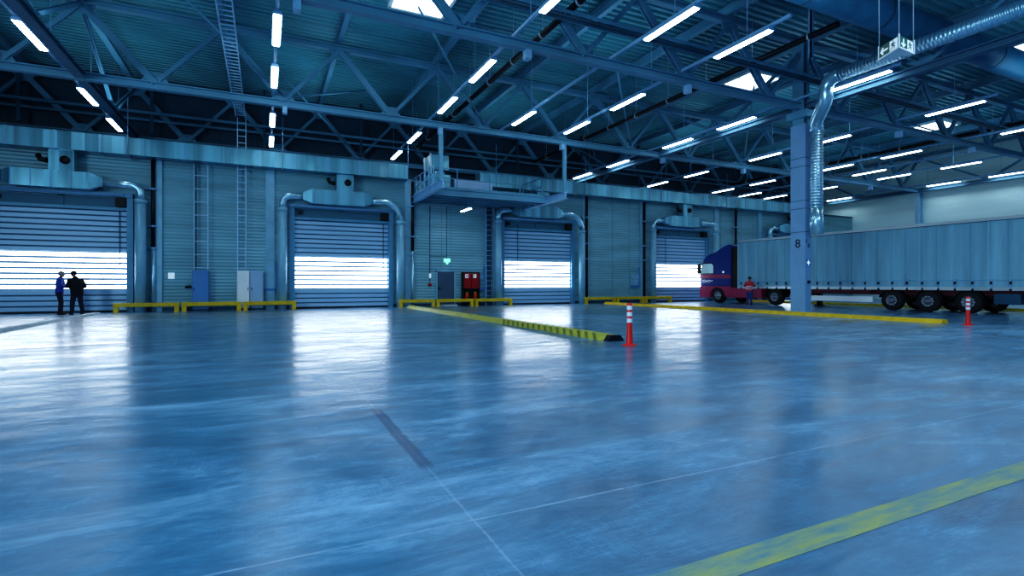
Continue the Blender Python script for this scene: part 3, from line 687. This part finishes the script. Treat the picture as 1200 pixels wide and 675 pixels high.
def wallpanel(x0, x1, z0, z1, label):
    r = empty('control_board', ((x0+x1)/2, WY-.05, z0), label, 'control board')
    MB().box(x0, x1, WY-.06, WY-.001, z0, z1).build('board', M['pillar'], r)
    MB().box(x0, x1, WY-.16, WY-.001, z0-.16, z0-.04).box(x1, x1+.06, WY-.08, WY-.001, z0-.16, z1+.5).build('cable_duct', M['blue_cab'], r)
    b = MB()
    for x, z in ((.25,.5),(.45,.62),(.75,.55),(.8,.25),(.3,.25)): b.box(x0+(x1-x0)*x-.02, x0+(x1-x0)*x+.02, WY-.09, WY-.06, z0+(z1-z0)*z-.02, z0+(z1-z0)*z+.02)
    b.each('switch', M['black'], r)
wallpanel(11.5, 11.8, 1.05, 1.8, 'pale control board with blue cable duct right of the red hose cabinet')
wallpanel(.0, .5, 1.08, 1.88, 'pale control board with blue cable duct right of the grey cabinet')
wallpanel(22.7, 23.4, 1.2, 1.9, 'pale control board with blue cable duct left of the last visible shutter')
def cabinet(x0, x1, m, label, hx):
    r = empty('electric_cabinet', ((x0+x1)/2, 28.5, 0), label, 'cabinet')
    MB().box(x0, x1, 28.25, 28.65, .08, 1.9).build('cabinet_box', m, r, .01)
    MB().box(x0+.02, x1-.02, 28.27, 28.63, 0, .08).build('plinth', M['steel_dark'], r)
    MB().box(x0+.02, x1-.02, 28.235, 28.25, .12, 1.87).build('door', m, r, .004)
    MB().box(hx-.015, hx+.015, 28.21, 28.235, .95, 1.1).build('handle', M['black'], r)
cabinet(-3.04, -2.38, M['blue_cab'], 'blue electric cabinet standing under the wide cable ladder', -2.98)
cabinet(-1.2, -.66, M['white'], 'bright white electric cabinet under the narrow cable ladder', -.72)
cabinet(-.63, -.06, M['grey_cab'], 'pale grey electric cabinet right of the bright white one', -.56)
o = MB().box(-4.05, -3.8, WY-.02, WY-.001, 1.5, 1.78).build('wall_notice', M['sign_white']); tag(o, 'small white notice on the wall left of the blue cabinet', 'notice')
r = empty('valve', (-3.2, WY-.1, 1.0), 'small dark valve on the wall beside the blue cabinet', 'valve')
MB().tube([(-3.35, WY-.1, 1.1), (-3.1, WY-.1, 1.1)], .03, 8).tube([(-3.2, WY-.1, 1.1), (-3.2, WY-.1, 1.25)], .02, 8).build('valve_body', M['pipe_black'], r)
MB().lathe([(0,-.01),(.07,-.01),(.07,.01),(0,.01)], (-3.3, WY-.15, 1.12), 'y', 12).build('handwheel', M['pipe_black'], r)

# ------------------------------------------------------------------ yellow guard rails
GL = ['left end of the row before the two electric cabinets', 'middle of the row before the electric cabinets', 'right end of the row before the electric cabinets',
      'left end of the row before the grey door', 'middle of the row, before the red hose cabinet', 'right end of the row before the mezzanine ladder',
      'left end of the row behind the nearer marker post', 'middle of the row behind the nearer marker post', 'right end of the row left of the truck']
def guard(x0, x1, label, y=27.9):
    r = empty('guard_rail', ((x0+x1)/2, y, 0), 'low yellow steel guard rail, ' + label, 'guard rail', 'yellow guard rails along the dock wall')
    MB().box(x0, x1, y-.09, y+.09, .24, .42).build('rail_beam', M['yellow'], r, .015)
    for x in (x0+.1, x1-.1):
        p = MB().box(x-.09, x+.09, y-.085, y+.085, .02, .24).build('post', M['yellow'], r)
        MB().box(x-.1, x+.1, y-.13, y+.13, 0, .02).build('base_plate', M['yellow'], r)
k = 0
for a, bb, e in ((-5.95,-3.5,None),(-3.42,-1.0,None),(-.92,1.42,None),(6.55,8.55,None),(8.63,10.85,None),(10.93,13.3,None),(18.45,20.85,None),(20.93,23.2,None),(23.28,25.6,None)):
    guard(a, bb, GL[k]); k += 1

# ------------------------------------------------------------------ floor guides, tape, marker posts
def guide(x, y0, y1, label, m, hatch=False, w=.22, h=.13):
    r = empty('wheel_guide', (x, (y0+y1)/2, 0), label, 'wheel guide', 'raised wheel guides on the floor')
    MB().prism([(x-w,0),(x+w,0),(x+w*.55,h),(x-w*.55,h)], 'y', y0, y1).build('guide_body', m, r)
    b = MB(); y = y0+.9
    if hatch:
        y = y0+.25
        while y < y0+5.5:
            for s in (-1, 1):
                vs = [(x+s*w*1.0, y, .006), (x+s*w*1.0, y+.12, .006), (x+s*w*.57, y+.30, h+.001), (x+s*w*.57, y+.18, h+.001)]
                vs2 = [(p[0]+s*.006, p[1], p[2]+.006) for p in vs]; b.add(vs+vs2, [(0,1,2,3),(4,5,6,7),(0,1,5,4),(1,2,6,5),(2,3,7,6),(3,0,4,7)])
            y += .33
        b.each('hatching', M['hatch'], r)
        MB().prism([(x-w,0),(x+w,0),(x+w*.55,h),(x-w*.55,h)], 'y', y0-.18, y0).build('end_piece', M['pipe_black'], r)
    else:
        while y < y1: b.tube([(x-w*.3, y, h-.005), (x-w*.3, y, h+.008)], .03, 8); y += 2.0
        b.each('bolt', M['steel_dark'], r)
guide(6.95, 9.45, 27.0, 'long yellow wheel guide with dark hatching beside the nearer marker post', M['bump_y'], True)
guide(19.5, 8.95, 27.0, 'long yellow wheel guide in front of the numbered column', M['yellow'])
guide(31.3, 7.0, 27.0, 'yellow wheel guide on the floor behind the truck', M['yellow'])
guide(-6.3, 14.0, 26.9, 'pale worn wheel guide on the floor near the two standing men', M['kerb'], w=.15, h=.08)
o = MB().box(1.0, 7.5, 1.59, 1.75, 0, .002).build('floor_tape', M['tape']); tag(o, 'worn yellow stripe on the floor in the near right corner', 'floor marking')
def marker(x, y, label):
    r = empty('marker_post', (x, y, 0), label, 'marker post', 'red and white marker posts')
    MB().lathe([(0,0),(.15,0),(.15,.015),(.1,.035),(.055,.05)], (x, y, 0), 'z', 20).build('base', M['red_plastic'], r)
    MB().lathe([(.072,.035),(.068,.1),(.052,.44),(.052,.85),(.045,.865),(0,.87)], (x, y, 0), 'z', 20).build('post', M['red_plastic'], r)
    for z in (.47, .60, .73): MB().lathe([(.055,z),(.055,z+.08)], (x, y, 0), 'z', 20).build('reflective_band', M['reflect'], r)
marker(6.72, 8.52, 'nearer red and white flexible marker post, at the end of the hatched guide')
marker(19.38, 8.3, 'farther red and white flexible marker post in front of the trailer wheels')

# ------------------------------------------------------------------ truck (tractor)
TX0, TX1 = 27.02, 29.5
tr = empty('truck_tractor', (28.25, 24, 0), 'blue and red lorry tractor facing the shutters, coupled to the grey trailer', 'truck')
def arch(yc, r_, z0, n=8, rev=False):
    pts = [(yc + r_*math.cos(PI*k/n), z0 + r_*math.sin(PI*k/n)) for k in range(n+1)]
    return pts[::-1] if rev else pts
# upper cab
up = [(24.0,1.1),(24.0,3.78),(24.25,3.83),(24.75,3.66),(25.3,3.38),(25.75,3.27),(26.1,3.12),(26.38,2.85),(26.52,2.45),(26.62,1.75),(26.62,1.1)]
MB().prism(up, 'x', TX0, TX1).build('cab', M['cab_blue'], tr, .07)
low = [(24.0,1.1),(26.62,1.1),(26.64,.42),(26.0,.38)] + [(25.1+.62*math.cos(a), .5+.62*math.sin(a)) for a in [PI*k/8 for k in range(0, 9)] if .5+.62*math.sin(a) < 1.12] + [(24.35,.42),(24.0,.42)]
low = [(24.0,1.12),(26.62,1.12),(26.66,.6),(26.6,.36),(25.75,.36)] + [(25.1+.6*math.cos(PI*k/8), .5+.52*math.sin(PI*k/8)) for k in range(0, 9)] + [(24.4,.42),(24.0,.42)]
MB().prism(low, 'x', TX0-.03, TX1+.03).build('lower_cab', M['cab_red'], tr, .03)
MB().prism([(24.02,1.62),(26.6,1.66),(26.58,1.92),(24.02,1.86)], 'x', TX0-.012, TX0-.001).build('red_stripe', M['cab_red'], tr)
MB().prism([(25.45,1.98),(26.5,1.98),(26.42,2.5),(26.3,2.62),(25.6,2.62),(25.45,2.5)], 'x', TX0-.02, TX0-.001).build('side_window', M['glass'], tr)
MB().prism([(25.38,1.92),(26.56,1.92),(26.46,2.56),(26.33,2.68),(25.55,2.68),(25.38,2.54)], 'x', TX0-.012, TX0-.0005).build('window_seal', M['black'], tr)
MB().prism([(TX0+.1,1.95),(TX1-.1,1.95),(TX1-.2,2.85),(TX0+.2,2.85)], 'y', 26.6, 26.64).build('windscreen', M['glass'], tr)
MB().box(TX0-.32, TX0-.12, 26.42, 26.55, 1.95, 2.6).tube([(TX0-.2, 26.5, 2.6), (TX0, 26.4, 2.7)], .025, 6).build('mirror', M['black'], tr)
MB().box(TX0-.03, TX0-.012, 25.32, 25.45, 1.5, 1.54).build('door_handle', M['black'], tr)
b = MB(); b.tube([(TX0-.02, 26.4, 1.48), (TX0-.02, 26.2, 1.53), (TX0-.02, 26.05, 1.45), (TX0-.02, 25.85, 1.52), (TX0-.02, 25.65, 1.46), (TX0-.02, 25.5, 1.5)], .016, 6); b.tube([(TX0-.02, 26.42, 1.4), (TX0-.02, 25.7, 1.39)], .01, 6); b.build('lettering', M['sign_white'], tr)
MB().box(TX0-.02, TX0-.001, 24.55, 24.7, 1.98, 2.1).build('badge', M['sign_white'], tr)
MB().box(TX0+.05, TX1-.05, 23.55, 24.0, .95, 3.6).build('air_deflector', M['black'], tr)
MB().box(TX0-.01, TX0+.6, 21.75, 24.35, .38, 1.02).build('side_tank', M['cab_red'], tr, .05)
MB().box(27.8, 28.75, 19.4, 26.2, .62, .95).build('chassis', M['black'], tr)
MB().prism([(20.95+.62*math.cos(PI*k/8), .48+.62*math.sin(PI*k/8)) for k in range(9)] + [(20.95+.56*math.cos(PI*k/8), .48+.56*math.sin(PI*k/8)) for k in range(8,-1,-1)], 'x', TX0+.02, TX0+.6).build('mudguard', M['black'], tr)
def wheel_mb():
    a = MB(); a.lathe([(.26,-.01),(.30,0),(.44,0),(.49,.04),(.50,.1),(.50,.24),(.49,.3),(.44,.33),(.26,.33)], (0,0,0), 'x', 36); return a
def rim_mb():
    a = MB(); a.lathe([(.27,.015),(.25,.0),(.23,.04),(.2,.10),(.13,.09),(.11,-.0),(.07,-.02),(0,-.02)], (0,0,0), 'x', 30)
    for k in range(10):
        t = 2*PI*k/10; a.lathe([(.015,.07),(.015,.105),(0,.07)], (0, .165*math.cos(t), .165*math.sin(t)), 'x', 6)
    return a
def bolts_mb():
    a = MB()
    for k in range(10):
        t = 2*PI*k/10; c = (-.006, .215*math.cos(t), .215*math.sin(t)); a.lathe([(0,-.005),(.03,-.005),(.03,.03)], c, 'x', 8)
    return a
wp, rp, bp_ = wheel_mb(), rim_mb(), bolts_mb()
WM = RM = None
def wheel(parent, x, y, r_=.5):
    global WM, RM
    s = r_/.5
    t = wp.build('wheel', M['tyre'], parent) if WM is None else bpy.data.objects.new('wheel', WM)
    if WM is not None: COL.objects.link(t); t.parent = parent; t.matrix_parent_inverse = parent.matrix_basis.inverted()
    else: WM = t.data
    t.location = (x, y, r_); t.scale = (1, s, s)
    for mb_, m_, nm in ((rp, M['rim'], 'rim'), (bp_, M['alu'], 'wheel_nuts')):
        q = mb_.build(nm, m_); q.parent = t
wheel(tr, TX0+.04, 25.1); wheel(tr, TX1-.38, 25.1); wheel(tr, TX0+.04, 20.9); wheel(tr, TX1-.38, 20.9)

# ------------------------------------------------------------------ trailer
tl = empty('semi_trailer', (28.25, 16, 0), 'long grey-blue curtain-sided trailer standing behind the numbered column', 'trailer')
TY0, TY1 = 8.3, 23.45
b = MB()  # pleated curtain on the near side
n = 240; vs = []
for j, z in enumerate((1.12, 1.5, 2.6, 3.7, 3.86)):
    for i in range(n+1):
        y = TY0+.02+(TY1-TY0-.04)*i/n; q = (y-TY0)
        vs.append((27.02 + .014*math.sin(q*9.1+j*.35) + .010*math.sin(q*3.7+1+j*.5) - (.012 if (q % 1.18) < .07 else 0), y, z))
fs = [(j*(n+1)+i, j*(n+1)+i+1, (j+1)*(n+1)+i+1, (j+1)*(n+1)+i) for j in range(4) for i in range(n)]
b.add(vs, fs, True); b.build('side_curtain', M['curtain'], tl)
MB().box(27.06, 29.5, TY0, TY1, 1.12, 3.88).build('load_body', M['curtain'], tl)
MB().box(26.98, 29.54, TY0, TY1, 3.86, 4.0).build('roof_rail', M['alu'], tl, .01)
MB().box(26.975, 29.545, TY0, TY1, 3.845, 3.87).build('roof_seal', M['steel_dark'], tl)
b = MB(); y = TY0+.6
while y < TY1: b.box(27.3, 27.34, y-.02, y+.02, 3.99, 4.04); y += 1.18
b.each('roof_rivet', M['steel_dark'], tl)
MB().box(26.99, 29.52, TY0, TY1, .98, 1.13).build('bottom_rail', M['alu'], tl)
MB().box(27.0, 29.5, TY1-.03, TY1+.03, 1.0, 4.0).build('front_wall', M['alu'], tl)
ym = TY0+.62; k = 0
while ym < TY1-.2:
    s = MB(); s.box(26.975, 26.998, ym-.03, ym+.03, 1.0, 1.48); s.build('strap', M['steel_light'], tl)
    s = MB(); s.box(26.95, 26.99, ym-.035, ym+.035, 1.24, 1.36); s.build('buckle', M['black'], tl)
    s = MB(); s.box(26.96, 26.99, ym-.035, ym+.035, .97, 1.06); s.build('buckle', M['black'], tl)
    MB().box(26.985, 27.012, ym+.08, ym+.11, 1.14, 3.85).build('curtain_seam', M['seam'] if k % 2 else M['curtain'], tl)
    ym += .62; k += 1
b = MB(); b.tube([(26.985, TY0, 1.42), (26.985, TY1, 1.42)], .012, 6); b.build('tension_cord', M['steel_light'], tl)
MB().box(27.35, 27.55, TY0, 19.3, .74, .98).box(28.95, 29.15, TY0, 19.3, .74, .98).box(27.05, 29.45, 15.5, 19.3, .9, .975).build('chassis_rail', M['chassis_red'], tl)
MB().box(27.06, 27.1, 15.55, 18.4, .80, .97).build('side_plate', M['chassis_red'], tl)
MB().box(27.08, 27.14, 15.45, 18.9, .36, .64).build('side_guard', M['white'], tl, .01)
MB().box(27.35, 27.6, 19.35, 19.55, .06, .9).box(27.25, 27.7, 19.3, 19.6, 0, .06).build('landing_leg', M['black'], tl)
MB().box(28.9, 29.15, 19.35, 19.55, .06, .9).box(28.8, 29.25, 19.3, 19.6, 0, .06).build('landing_leg', M['black'], tl)
for y in (14.6, 13.1, 11.6):
    wheel(tl, 27.08, y, .48); wheel(tl, 29.14, y, .48)
    MB().tube([(27.3, y, .48), (29.3, y, .48)], .09, 10).build('axle', M['black'], tl)
    MB().prism([(y+.60*math.cos(PI*k/10), .44+.58*math.sin(PI*k/10)) for k in range(1,10)] + [(y+.55*math.cos(PI*k/10), .44+.53*math.sin(PI*k/10)) for k in range(9,0,-1)], 'x', 27.08, 27.6).build('mudguard', M['black'], tl)
MB().box(27.1, 27.9, 9.9, 10.75, .42, .86).build('tool_box', M['blue_cab'] if False else M['steel_dark'], tl, .03)
MB().box(27.2, 29.3, 8.3, 8.5, .45, .98).build('rear_frame', M['black'], tl)
MB().box(27.55, 28.95, 9.0, 15.4, .62, .76).build('running_gear', M['black'], tl)

# ------------------------------------------------------------------ people
def capsule(mb, p0, r0, p1, r1, n=14, flat=1.0):
    p0 = Vector(p0); p1 = Vector(p1); d = (p1-p0); L = d.length; d.normalize()
    pts = []; rs = []
    for k in range(4): t = PI/2*(k/4); pts.append(p0 - d*r0*math.cos(t)); rs.append(max(r0*math.sin(t), .0006))
    pts.append(p0); rs.append(r0); pts.append(p1); rs.append(r1)
    for k in range(3, -1, -1): t = PI/2*(k/4); pts.append(p1 + d*r1*math.cos(t)); rs.append(max(r1*math.sin(t), .0006))
    mb.tube(pts, rs, n)
def loft(mb, rings, n=24):
    """rings of (cx, cy, z, rx, ry)"""
    vs = [(cx+rx*math.cos(2*PI*k/n), cy+ry*math.sin(2*PI*k/n), z) for cx, cy, z, rx, ry in rings for k in range(n)]; m = len(rings)
    mb.add(vs, [(i*n+k, i*n+(k+1)%n, (i+1)*n+(k+1)%n, (i+1)*n+k) for i in range(m-1) for k in range(n)] + [tuple(range(n))[::-1], tuple(range((m-1)*n, m*n))], True)
def fuse(name, mb, m, parent, voxel, loc, rz, S, smooth=2):
    """joins the overlapping shapes into one continuous smooth skin"""
    o = mb.build(name, None)
    r_ = o.modifiers.new('remesh', 'REMESH'); r_.mode = 'VOXEL'; r_.voxel_size = voxel; r_.use_smooth_shade = True
    if smooth: q_ = o.modifiers.new('smooth', 'SMOOTH'); q_.iterations = smooth; q_.factor = .5
    bpy.context.view_layer.update()
    ev = bpy.data.meshes.new_from_object(o.evaluated_get(bpy.context.evaluated_depsgraph_get()))
    ev.transform(Matrix.Translation(loc) @ Matrix.Rotation(rz, 4, 'Z') @ Matrix.Scale(S, 4))
    old = o.data; bpy.data.objects.remove(o); bpy.data.meshes.remove(old)
    q = bpy.data.objects.new(name, ev); COL.objects.link(q); ev.materials.clear(); ev.materials.append(m)
    q.parent = parent; q.matrix_parent_inverse = parent.matrix_basis.inverted()
    return q
def person(loc, rz, scale, label, upper, lower, pose, head='hair', hmat=None, stripes=False, bulky=0):
    """local frame: +Y is forward, +X the figure's right"""
    r = empty('person', loc, label, 'person'); S = scale
    ln = pose.get('lean', 0); sd = pose.get('side', 0); hd = pose.get('head', (0,.05,0)); w_ = bulky
    body = MB(); jk = MB(); tr_ = MB()
    loft(body, [(0,0,.86,.13,.09),(0,0,.98,.15,.10),(sd*.3,ln*.3,1.12,.13,.09),(sd*.6,ln*.8,1.33,.16,.10),(sd*.8,ln,1.43,.13,.08),(sd*.9,ln,1.48,.06,.055)])
    nk = Vector((sd, ln, 1.47)); hc = Vector((sd+hd[0], ln+hd[1], 1.635+hd[2]))
    capsule(body, nk-Vector((0,0,.04)), .058, hc-Vector((0,.01,.05)), .055)
    loft(body, [(hc.x, hc.y+dy, hc.z+dz, a_, b_) for dy, dz, a_, b_ in ((.02,-.115,.03,.035),(.012,-.10,.052,.062),(.005,-.06,.069,.086),(0,0,.082,.10),(-.004,.05,.080,.10),(-.006,.09,.055,.07),(-.006,.112,.02,.03))])
    capsule(body, (hc.x, hc.y+.085, hc.z+.005), .008, (hc.x, hc.y+.108, hc.z-.025), .013, 8)
    for s_ in (-1, 1): capsule(body, (hc.x+s_*.076, hc.y-.005, hc.z-.025), .010, (hc.x+s_*.080, hc.y-.012, hc.z+.02), .013, 8)
    loft(jk, [(0,0,.80,.185+w_,.135+w_*.5),(0,0,.92,.185+w_,.14+w_*.5),(sd*.3,ln*.3,1.10,.17+w_,.13+w_*.5),(sd*.6,ln*.8,1.26,.19+w_,.15+w_*.5),(sd*.7,ln*.9,1.35,.18+w_*.8,.14+w_*.4),(sd*.8,ln,1.42,.13+w_*.4,.11),(sd*.8,ln,1.455,.095,.085),(sd*.9,ln,1.49,.075,.075),(sd*.9,ln,1.52,.068,.068)])
    loft(tr_, [(0,0,.80,.165,.125),(0,0,.9,.165,.12),(0,0,.97,.15,.11)])
    for s_, arm, leg in ((-1, pose['la'], pose['ll']), (1, pose['ra'], pose['rl'])):
        sh = Vector((sd*.7+s_*(.165+w_*.8), ln*.9, 1.355)); el = Vector(arm[0]); wr = Vector(arm[1])
        capsule(body, sh, .048, el, .038); capsule(body, el, .038, wr, .026)
        capsule(jk, sh, .084, el, .072); capsule(jk, el, .072, wr-(wr-el).normalized()*.03, .046)
        d = (wr-el).normalized(); sv = d.cross(Vector((0,0,1))); sv = sv.normalized() if sv.length > .1 else Vector((1,0,0)); sv *= s_
        for f in range(4):
            a_ = wr+d*.03+sv*(f-1.5)*.019; k_ = wr+d*.085+sv*(f-1.5)*.021; L_ = (.032,.040,.036,.026)[f]
            capsule(body, a_, .014, k_, .012, 8); k2 = k_+d*L_+Vector((0,0,-.012)); capsule(body, k_, .010, k2, .009, 8); capsule(body, k2, .009, k2+d*L_*.6+Vector((0,0,-.022)), .008, 8)
        t0 = wr+d*.03-sv*.03; t1 = t0+d*.035-sv*.025; capsule(body, t0, .013, t1, .011, 8); capsule(body, t1, .011, t1+d*.028+Vector((0,0,-.006)), .009, 8)
        kn = Vector(leg[0]); an = Vector(leg[1]); hip = Vector((s_*.085, 0, .86))
        capsule(body, hip, .08, kn, .052); capsule(body, kn, .05, an, .036)
        capsule(tr_, hip, .11, kn, .082); capsule(tr_, kn, .082, (an.x, an.y, .12), .068)
        capsule(body, (an.x, an.y, .07), .034, (an.x+s_*.01, an.y+.12, .04), .028, 8)
        sh_ = MB(); loft(sh_, [(an.x+s_*.005, an.y+.05, .0, .048, .135),(an.x+s_*.005, an.y+.05, .03, .05, .14),(an.x, an.y+.035, .065, .044, .115),(an.x, an.y-.005, .10, .042, .06),(an.x, an.y-.01, .13, .04, .045)])
        fuse('shoe', sh_, M['black'], r, .008, loc, rz, S, 1)
    fuse('body', body, M['skin'], r, .0075, loc, rz, S, 1)
    fuse('jacket', jk, upper, r, .014, loc, rz, S, 4)
    fuse('trousers', tr_, lower, r, .013, loc, rz, S, 4)
    T = Matrix.Translation(loc) @ Matrix.Rotation(rz, 4, 'Z') @ Matrix.Scale(S, 4)
    h = MB()
    if head == 'hair':
        loft(h, [(hc.x, hc.y-.022+dy, hc.z+dz, a_, b_) for dy, dz, a_, b_ in ((-.025,-.05,.066,.055),(-.012,0,.090,.088),(0,.05,.092,.102),(.002,.09,.068,.084),(.002,.118,.035,.045),(.002,.125,.01,.012))])
    else:
        loft(h, [(hc.x, hc.y-.004+dy, hc.z+dz, a_, b_) for dy, dz, a_, b_ in ((-.02,-.03,.09,.09),(-.004,.04,.098,.112),(0,.08,.09,.106),(0,.115,.06,.07),(0,.135,.02,.03))])
        capsule(h, (hc.x-.035, hc.y+.10, hc.z+.045), .014, (hc.x+.035, hc.y+.10, hc.z+.045), .014); capsule(h, (hc.x-.03, hc.y+.135, hc.z+.036), .011, (hc.x+.03, hc.y+.135, hc.z+.036), .011)
    fuse('hair' if head == 'hair' else 'cap', h, hmat, r, .008, loc, rz, S, 1)
    for s_ in (-1, 1):
        ey = MB(); ey.lathe([(0,-.010),(.008,-.006),(.010,0),(.008,.006),(0,.010)], (hc.x+s_*.030, hc.y+.084, hc.z+.012), 'z', 10)
        ey.v = [tuple(T @ Vector(p)) for p in ey.v]; ey.build('eye', M['black'], r)
    mo = MB(); capsule(mo, (hc.x-.02, hc.y+.083, hc.z-.058), .005, (hc.x+.02, hc.y+.083, hc.z-.058), .005, 8); mo.v = [tuple(T @ Vector(p)) for p in mo.v]; mo.build('mouth', M['mouth'], r)
    if stripes:
        for z in (.95, 1.09):
            q = MB(); q.lathe([(.19,0),(.193,.055)], (0,0,z), 'z', 28); q.v = [tuple(T @ Vector((x+sd*.3, y*.78+ln*.3, zz))) for x, y, zz in q.v]; q.build('reflective_stripe', M['reflect'], r)
    return r
# man in blue, facing right (+X) and a little to the camera, reading a paper
person((-7.62, 27.3, 0), math.radians(-80), 1.03, 'standing person in a blue jacket with grey hair, holding a paper', M['jacket_blue'], M['trousers'],
       dict(lean=.03, head=(0,.04,-.02), la=((-.25,.06,1.13),(-.12,.30,1.15)), ra=((.25,.02,1.13),(.14,.27,1.10)), ll=((-.1,.04,.5),(-.12,.0,.08)), rl=((.1,.06,.5),(.13,.05,.08))), 'hair', M['hair_grey'])
o = MB().prism([(-7.40,27.16),(-7.2,27.14),(-7.19,27.42),(-7.39,27.44)], 'z', 1.17, 1.18); o.v = [(x, y, z+(x+7.4)*.5) for x, y, z in o.v]; o = o.build('paper_sheet', M['paper']); tag(o, 'pale paper sheet held between the two standing men', 'paper')
# man in black with cap, back to the camera, leaning to the left
person((-6.98, 27.05, 0), math.radians(38), 1.04, 'standing person in a black jacket and dark cap, seen from behind', M['jacket_black'], M['trousers'],
       dict(lean=.06, side=-.04, head=(-.03,.05,-.03), la=((-.27,.08,1.12),(-.14,.28,1.08)), ra=((.28,.04,1.11),(.19,.24,1.03)), ll=((-.14,.03,.5),(-.18,-.02,.08)), rl=((.13,.03,.5),(.17,-.03,.08))), 'cap', M['jacket_black'], bulky=.035)
# worker in red at the truck, facing the trailer
person((26.35, 22.05, 0), math.radians(-60), .98, 'standing worker in a red top with white reflective stripes beside the truck', M['vest'], M['trousers_blue'],
       dict(lean=.05, head=(0,.05,-.02), la=((-.27,.1,1.15),(-.2,.32,1.2)), ra=((.27,.1,1.15),(.2,.32,1.2)), ll=((-.09,.03,.5),(-.1,-.0,.08)), rl=((.09,.03,.5),(.1,.0,.08))), 'cap', M['trousers'], stripes=True)

# ------------------------------------------------------------------ light
w = bpy.data.worlds.new('world'); scn.world = w; w.use_nodes = True
w.node_tree.nodes['Background'].inputs[0].default_value = (.22,.58,1,1); w.node_tree.nodes['Background'].inputs[1].default_value = .20
def area(loc, sx, sy, power, col=(.6,.8,1), rot=(0,0,0)):  # area lights added to brighten the hall, no fittings modelled
    l = bpy.data.lights.new('added_fill', 'AREA'); l.shape = 'RECTANGLE'; l.size = sx; l.size_y = sy; l.energy = power; l.color = col
    o = bpy.data.objects.new('added_fill', l); COL.objects.link(o); o.location = loc; o.rotation_euler = rot; return o
for x in (-6, .5, 7, 14, 20): area((x, 3.5, 8.7), .4, 5, 200)
for x in (0, 14): area((x, -3.5, 8.5), .5, 5, 260)
# added upward fills that brighten the roof sheet, standing in for lamp scatter
for x in (-9, 0, 10, 24, 36):
    for y in (8, 18, 27): area((x+3, y, 9.05), 3, 4, 42, (.5,.82,1), (PI,0,0))
area((42, 9, 8.5), 2, 5, 350); area((-17, 1, 5), 5, 10, 2300, (.6,.85,1), (0, -PI/2, 0))  # added fills: right wall, and faces turned to the left
for x in (0, 14, 30): area((x, 18.5, 8.5), 9, 1.5, 60, (.6,.86,1), (math.radians(48), 0, 0))  # added fills aimed at the back wall to brighten it

# ------------------------------------------------------------------ camera
cam = bpy.data.cameras.new('camera'); cam.sensor_width = 36; cam.lens = 36*608/1200; cam.shift_y = -(337.5-333)/1200
co = bpy.data.objects.new('camera', cam); COL.objects.link(co); co.location = (0,0,1.25); co.rotation_euler = (PI/2, 0, -math.radians(25.5))
cam.clip_end = 200; scn.camera = co
scn.view_settings.view_transform = 'Standard'; scn.view_settings.look = 'None'; scn.view_settings.exposure = .1
scn.view_settings.use_curve_mapping = True
cm = scn.view_settings.curve_mapping; c_ = cm.curves[3]
for x, y in ((.025,.012),(.09,.07),(.25,.26),(.55,.62)): c_.points.new(x, y)
cm.update()
scn.cycles.use_denoising = True; scn.cycles.max_bounces = 6; scn.cycles.sample_clamp_indirect = 6
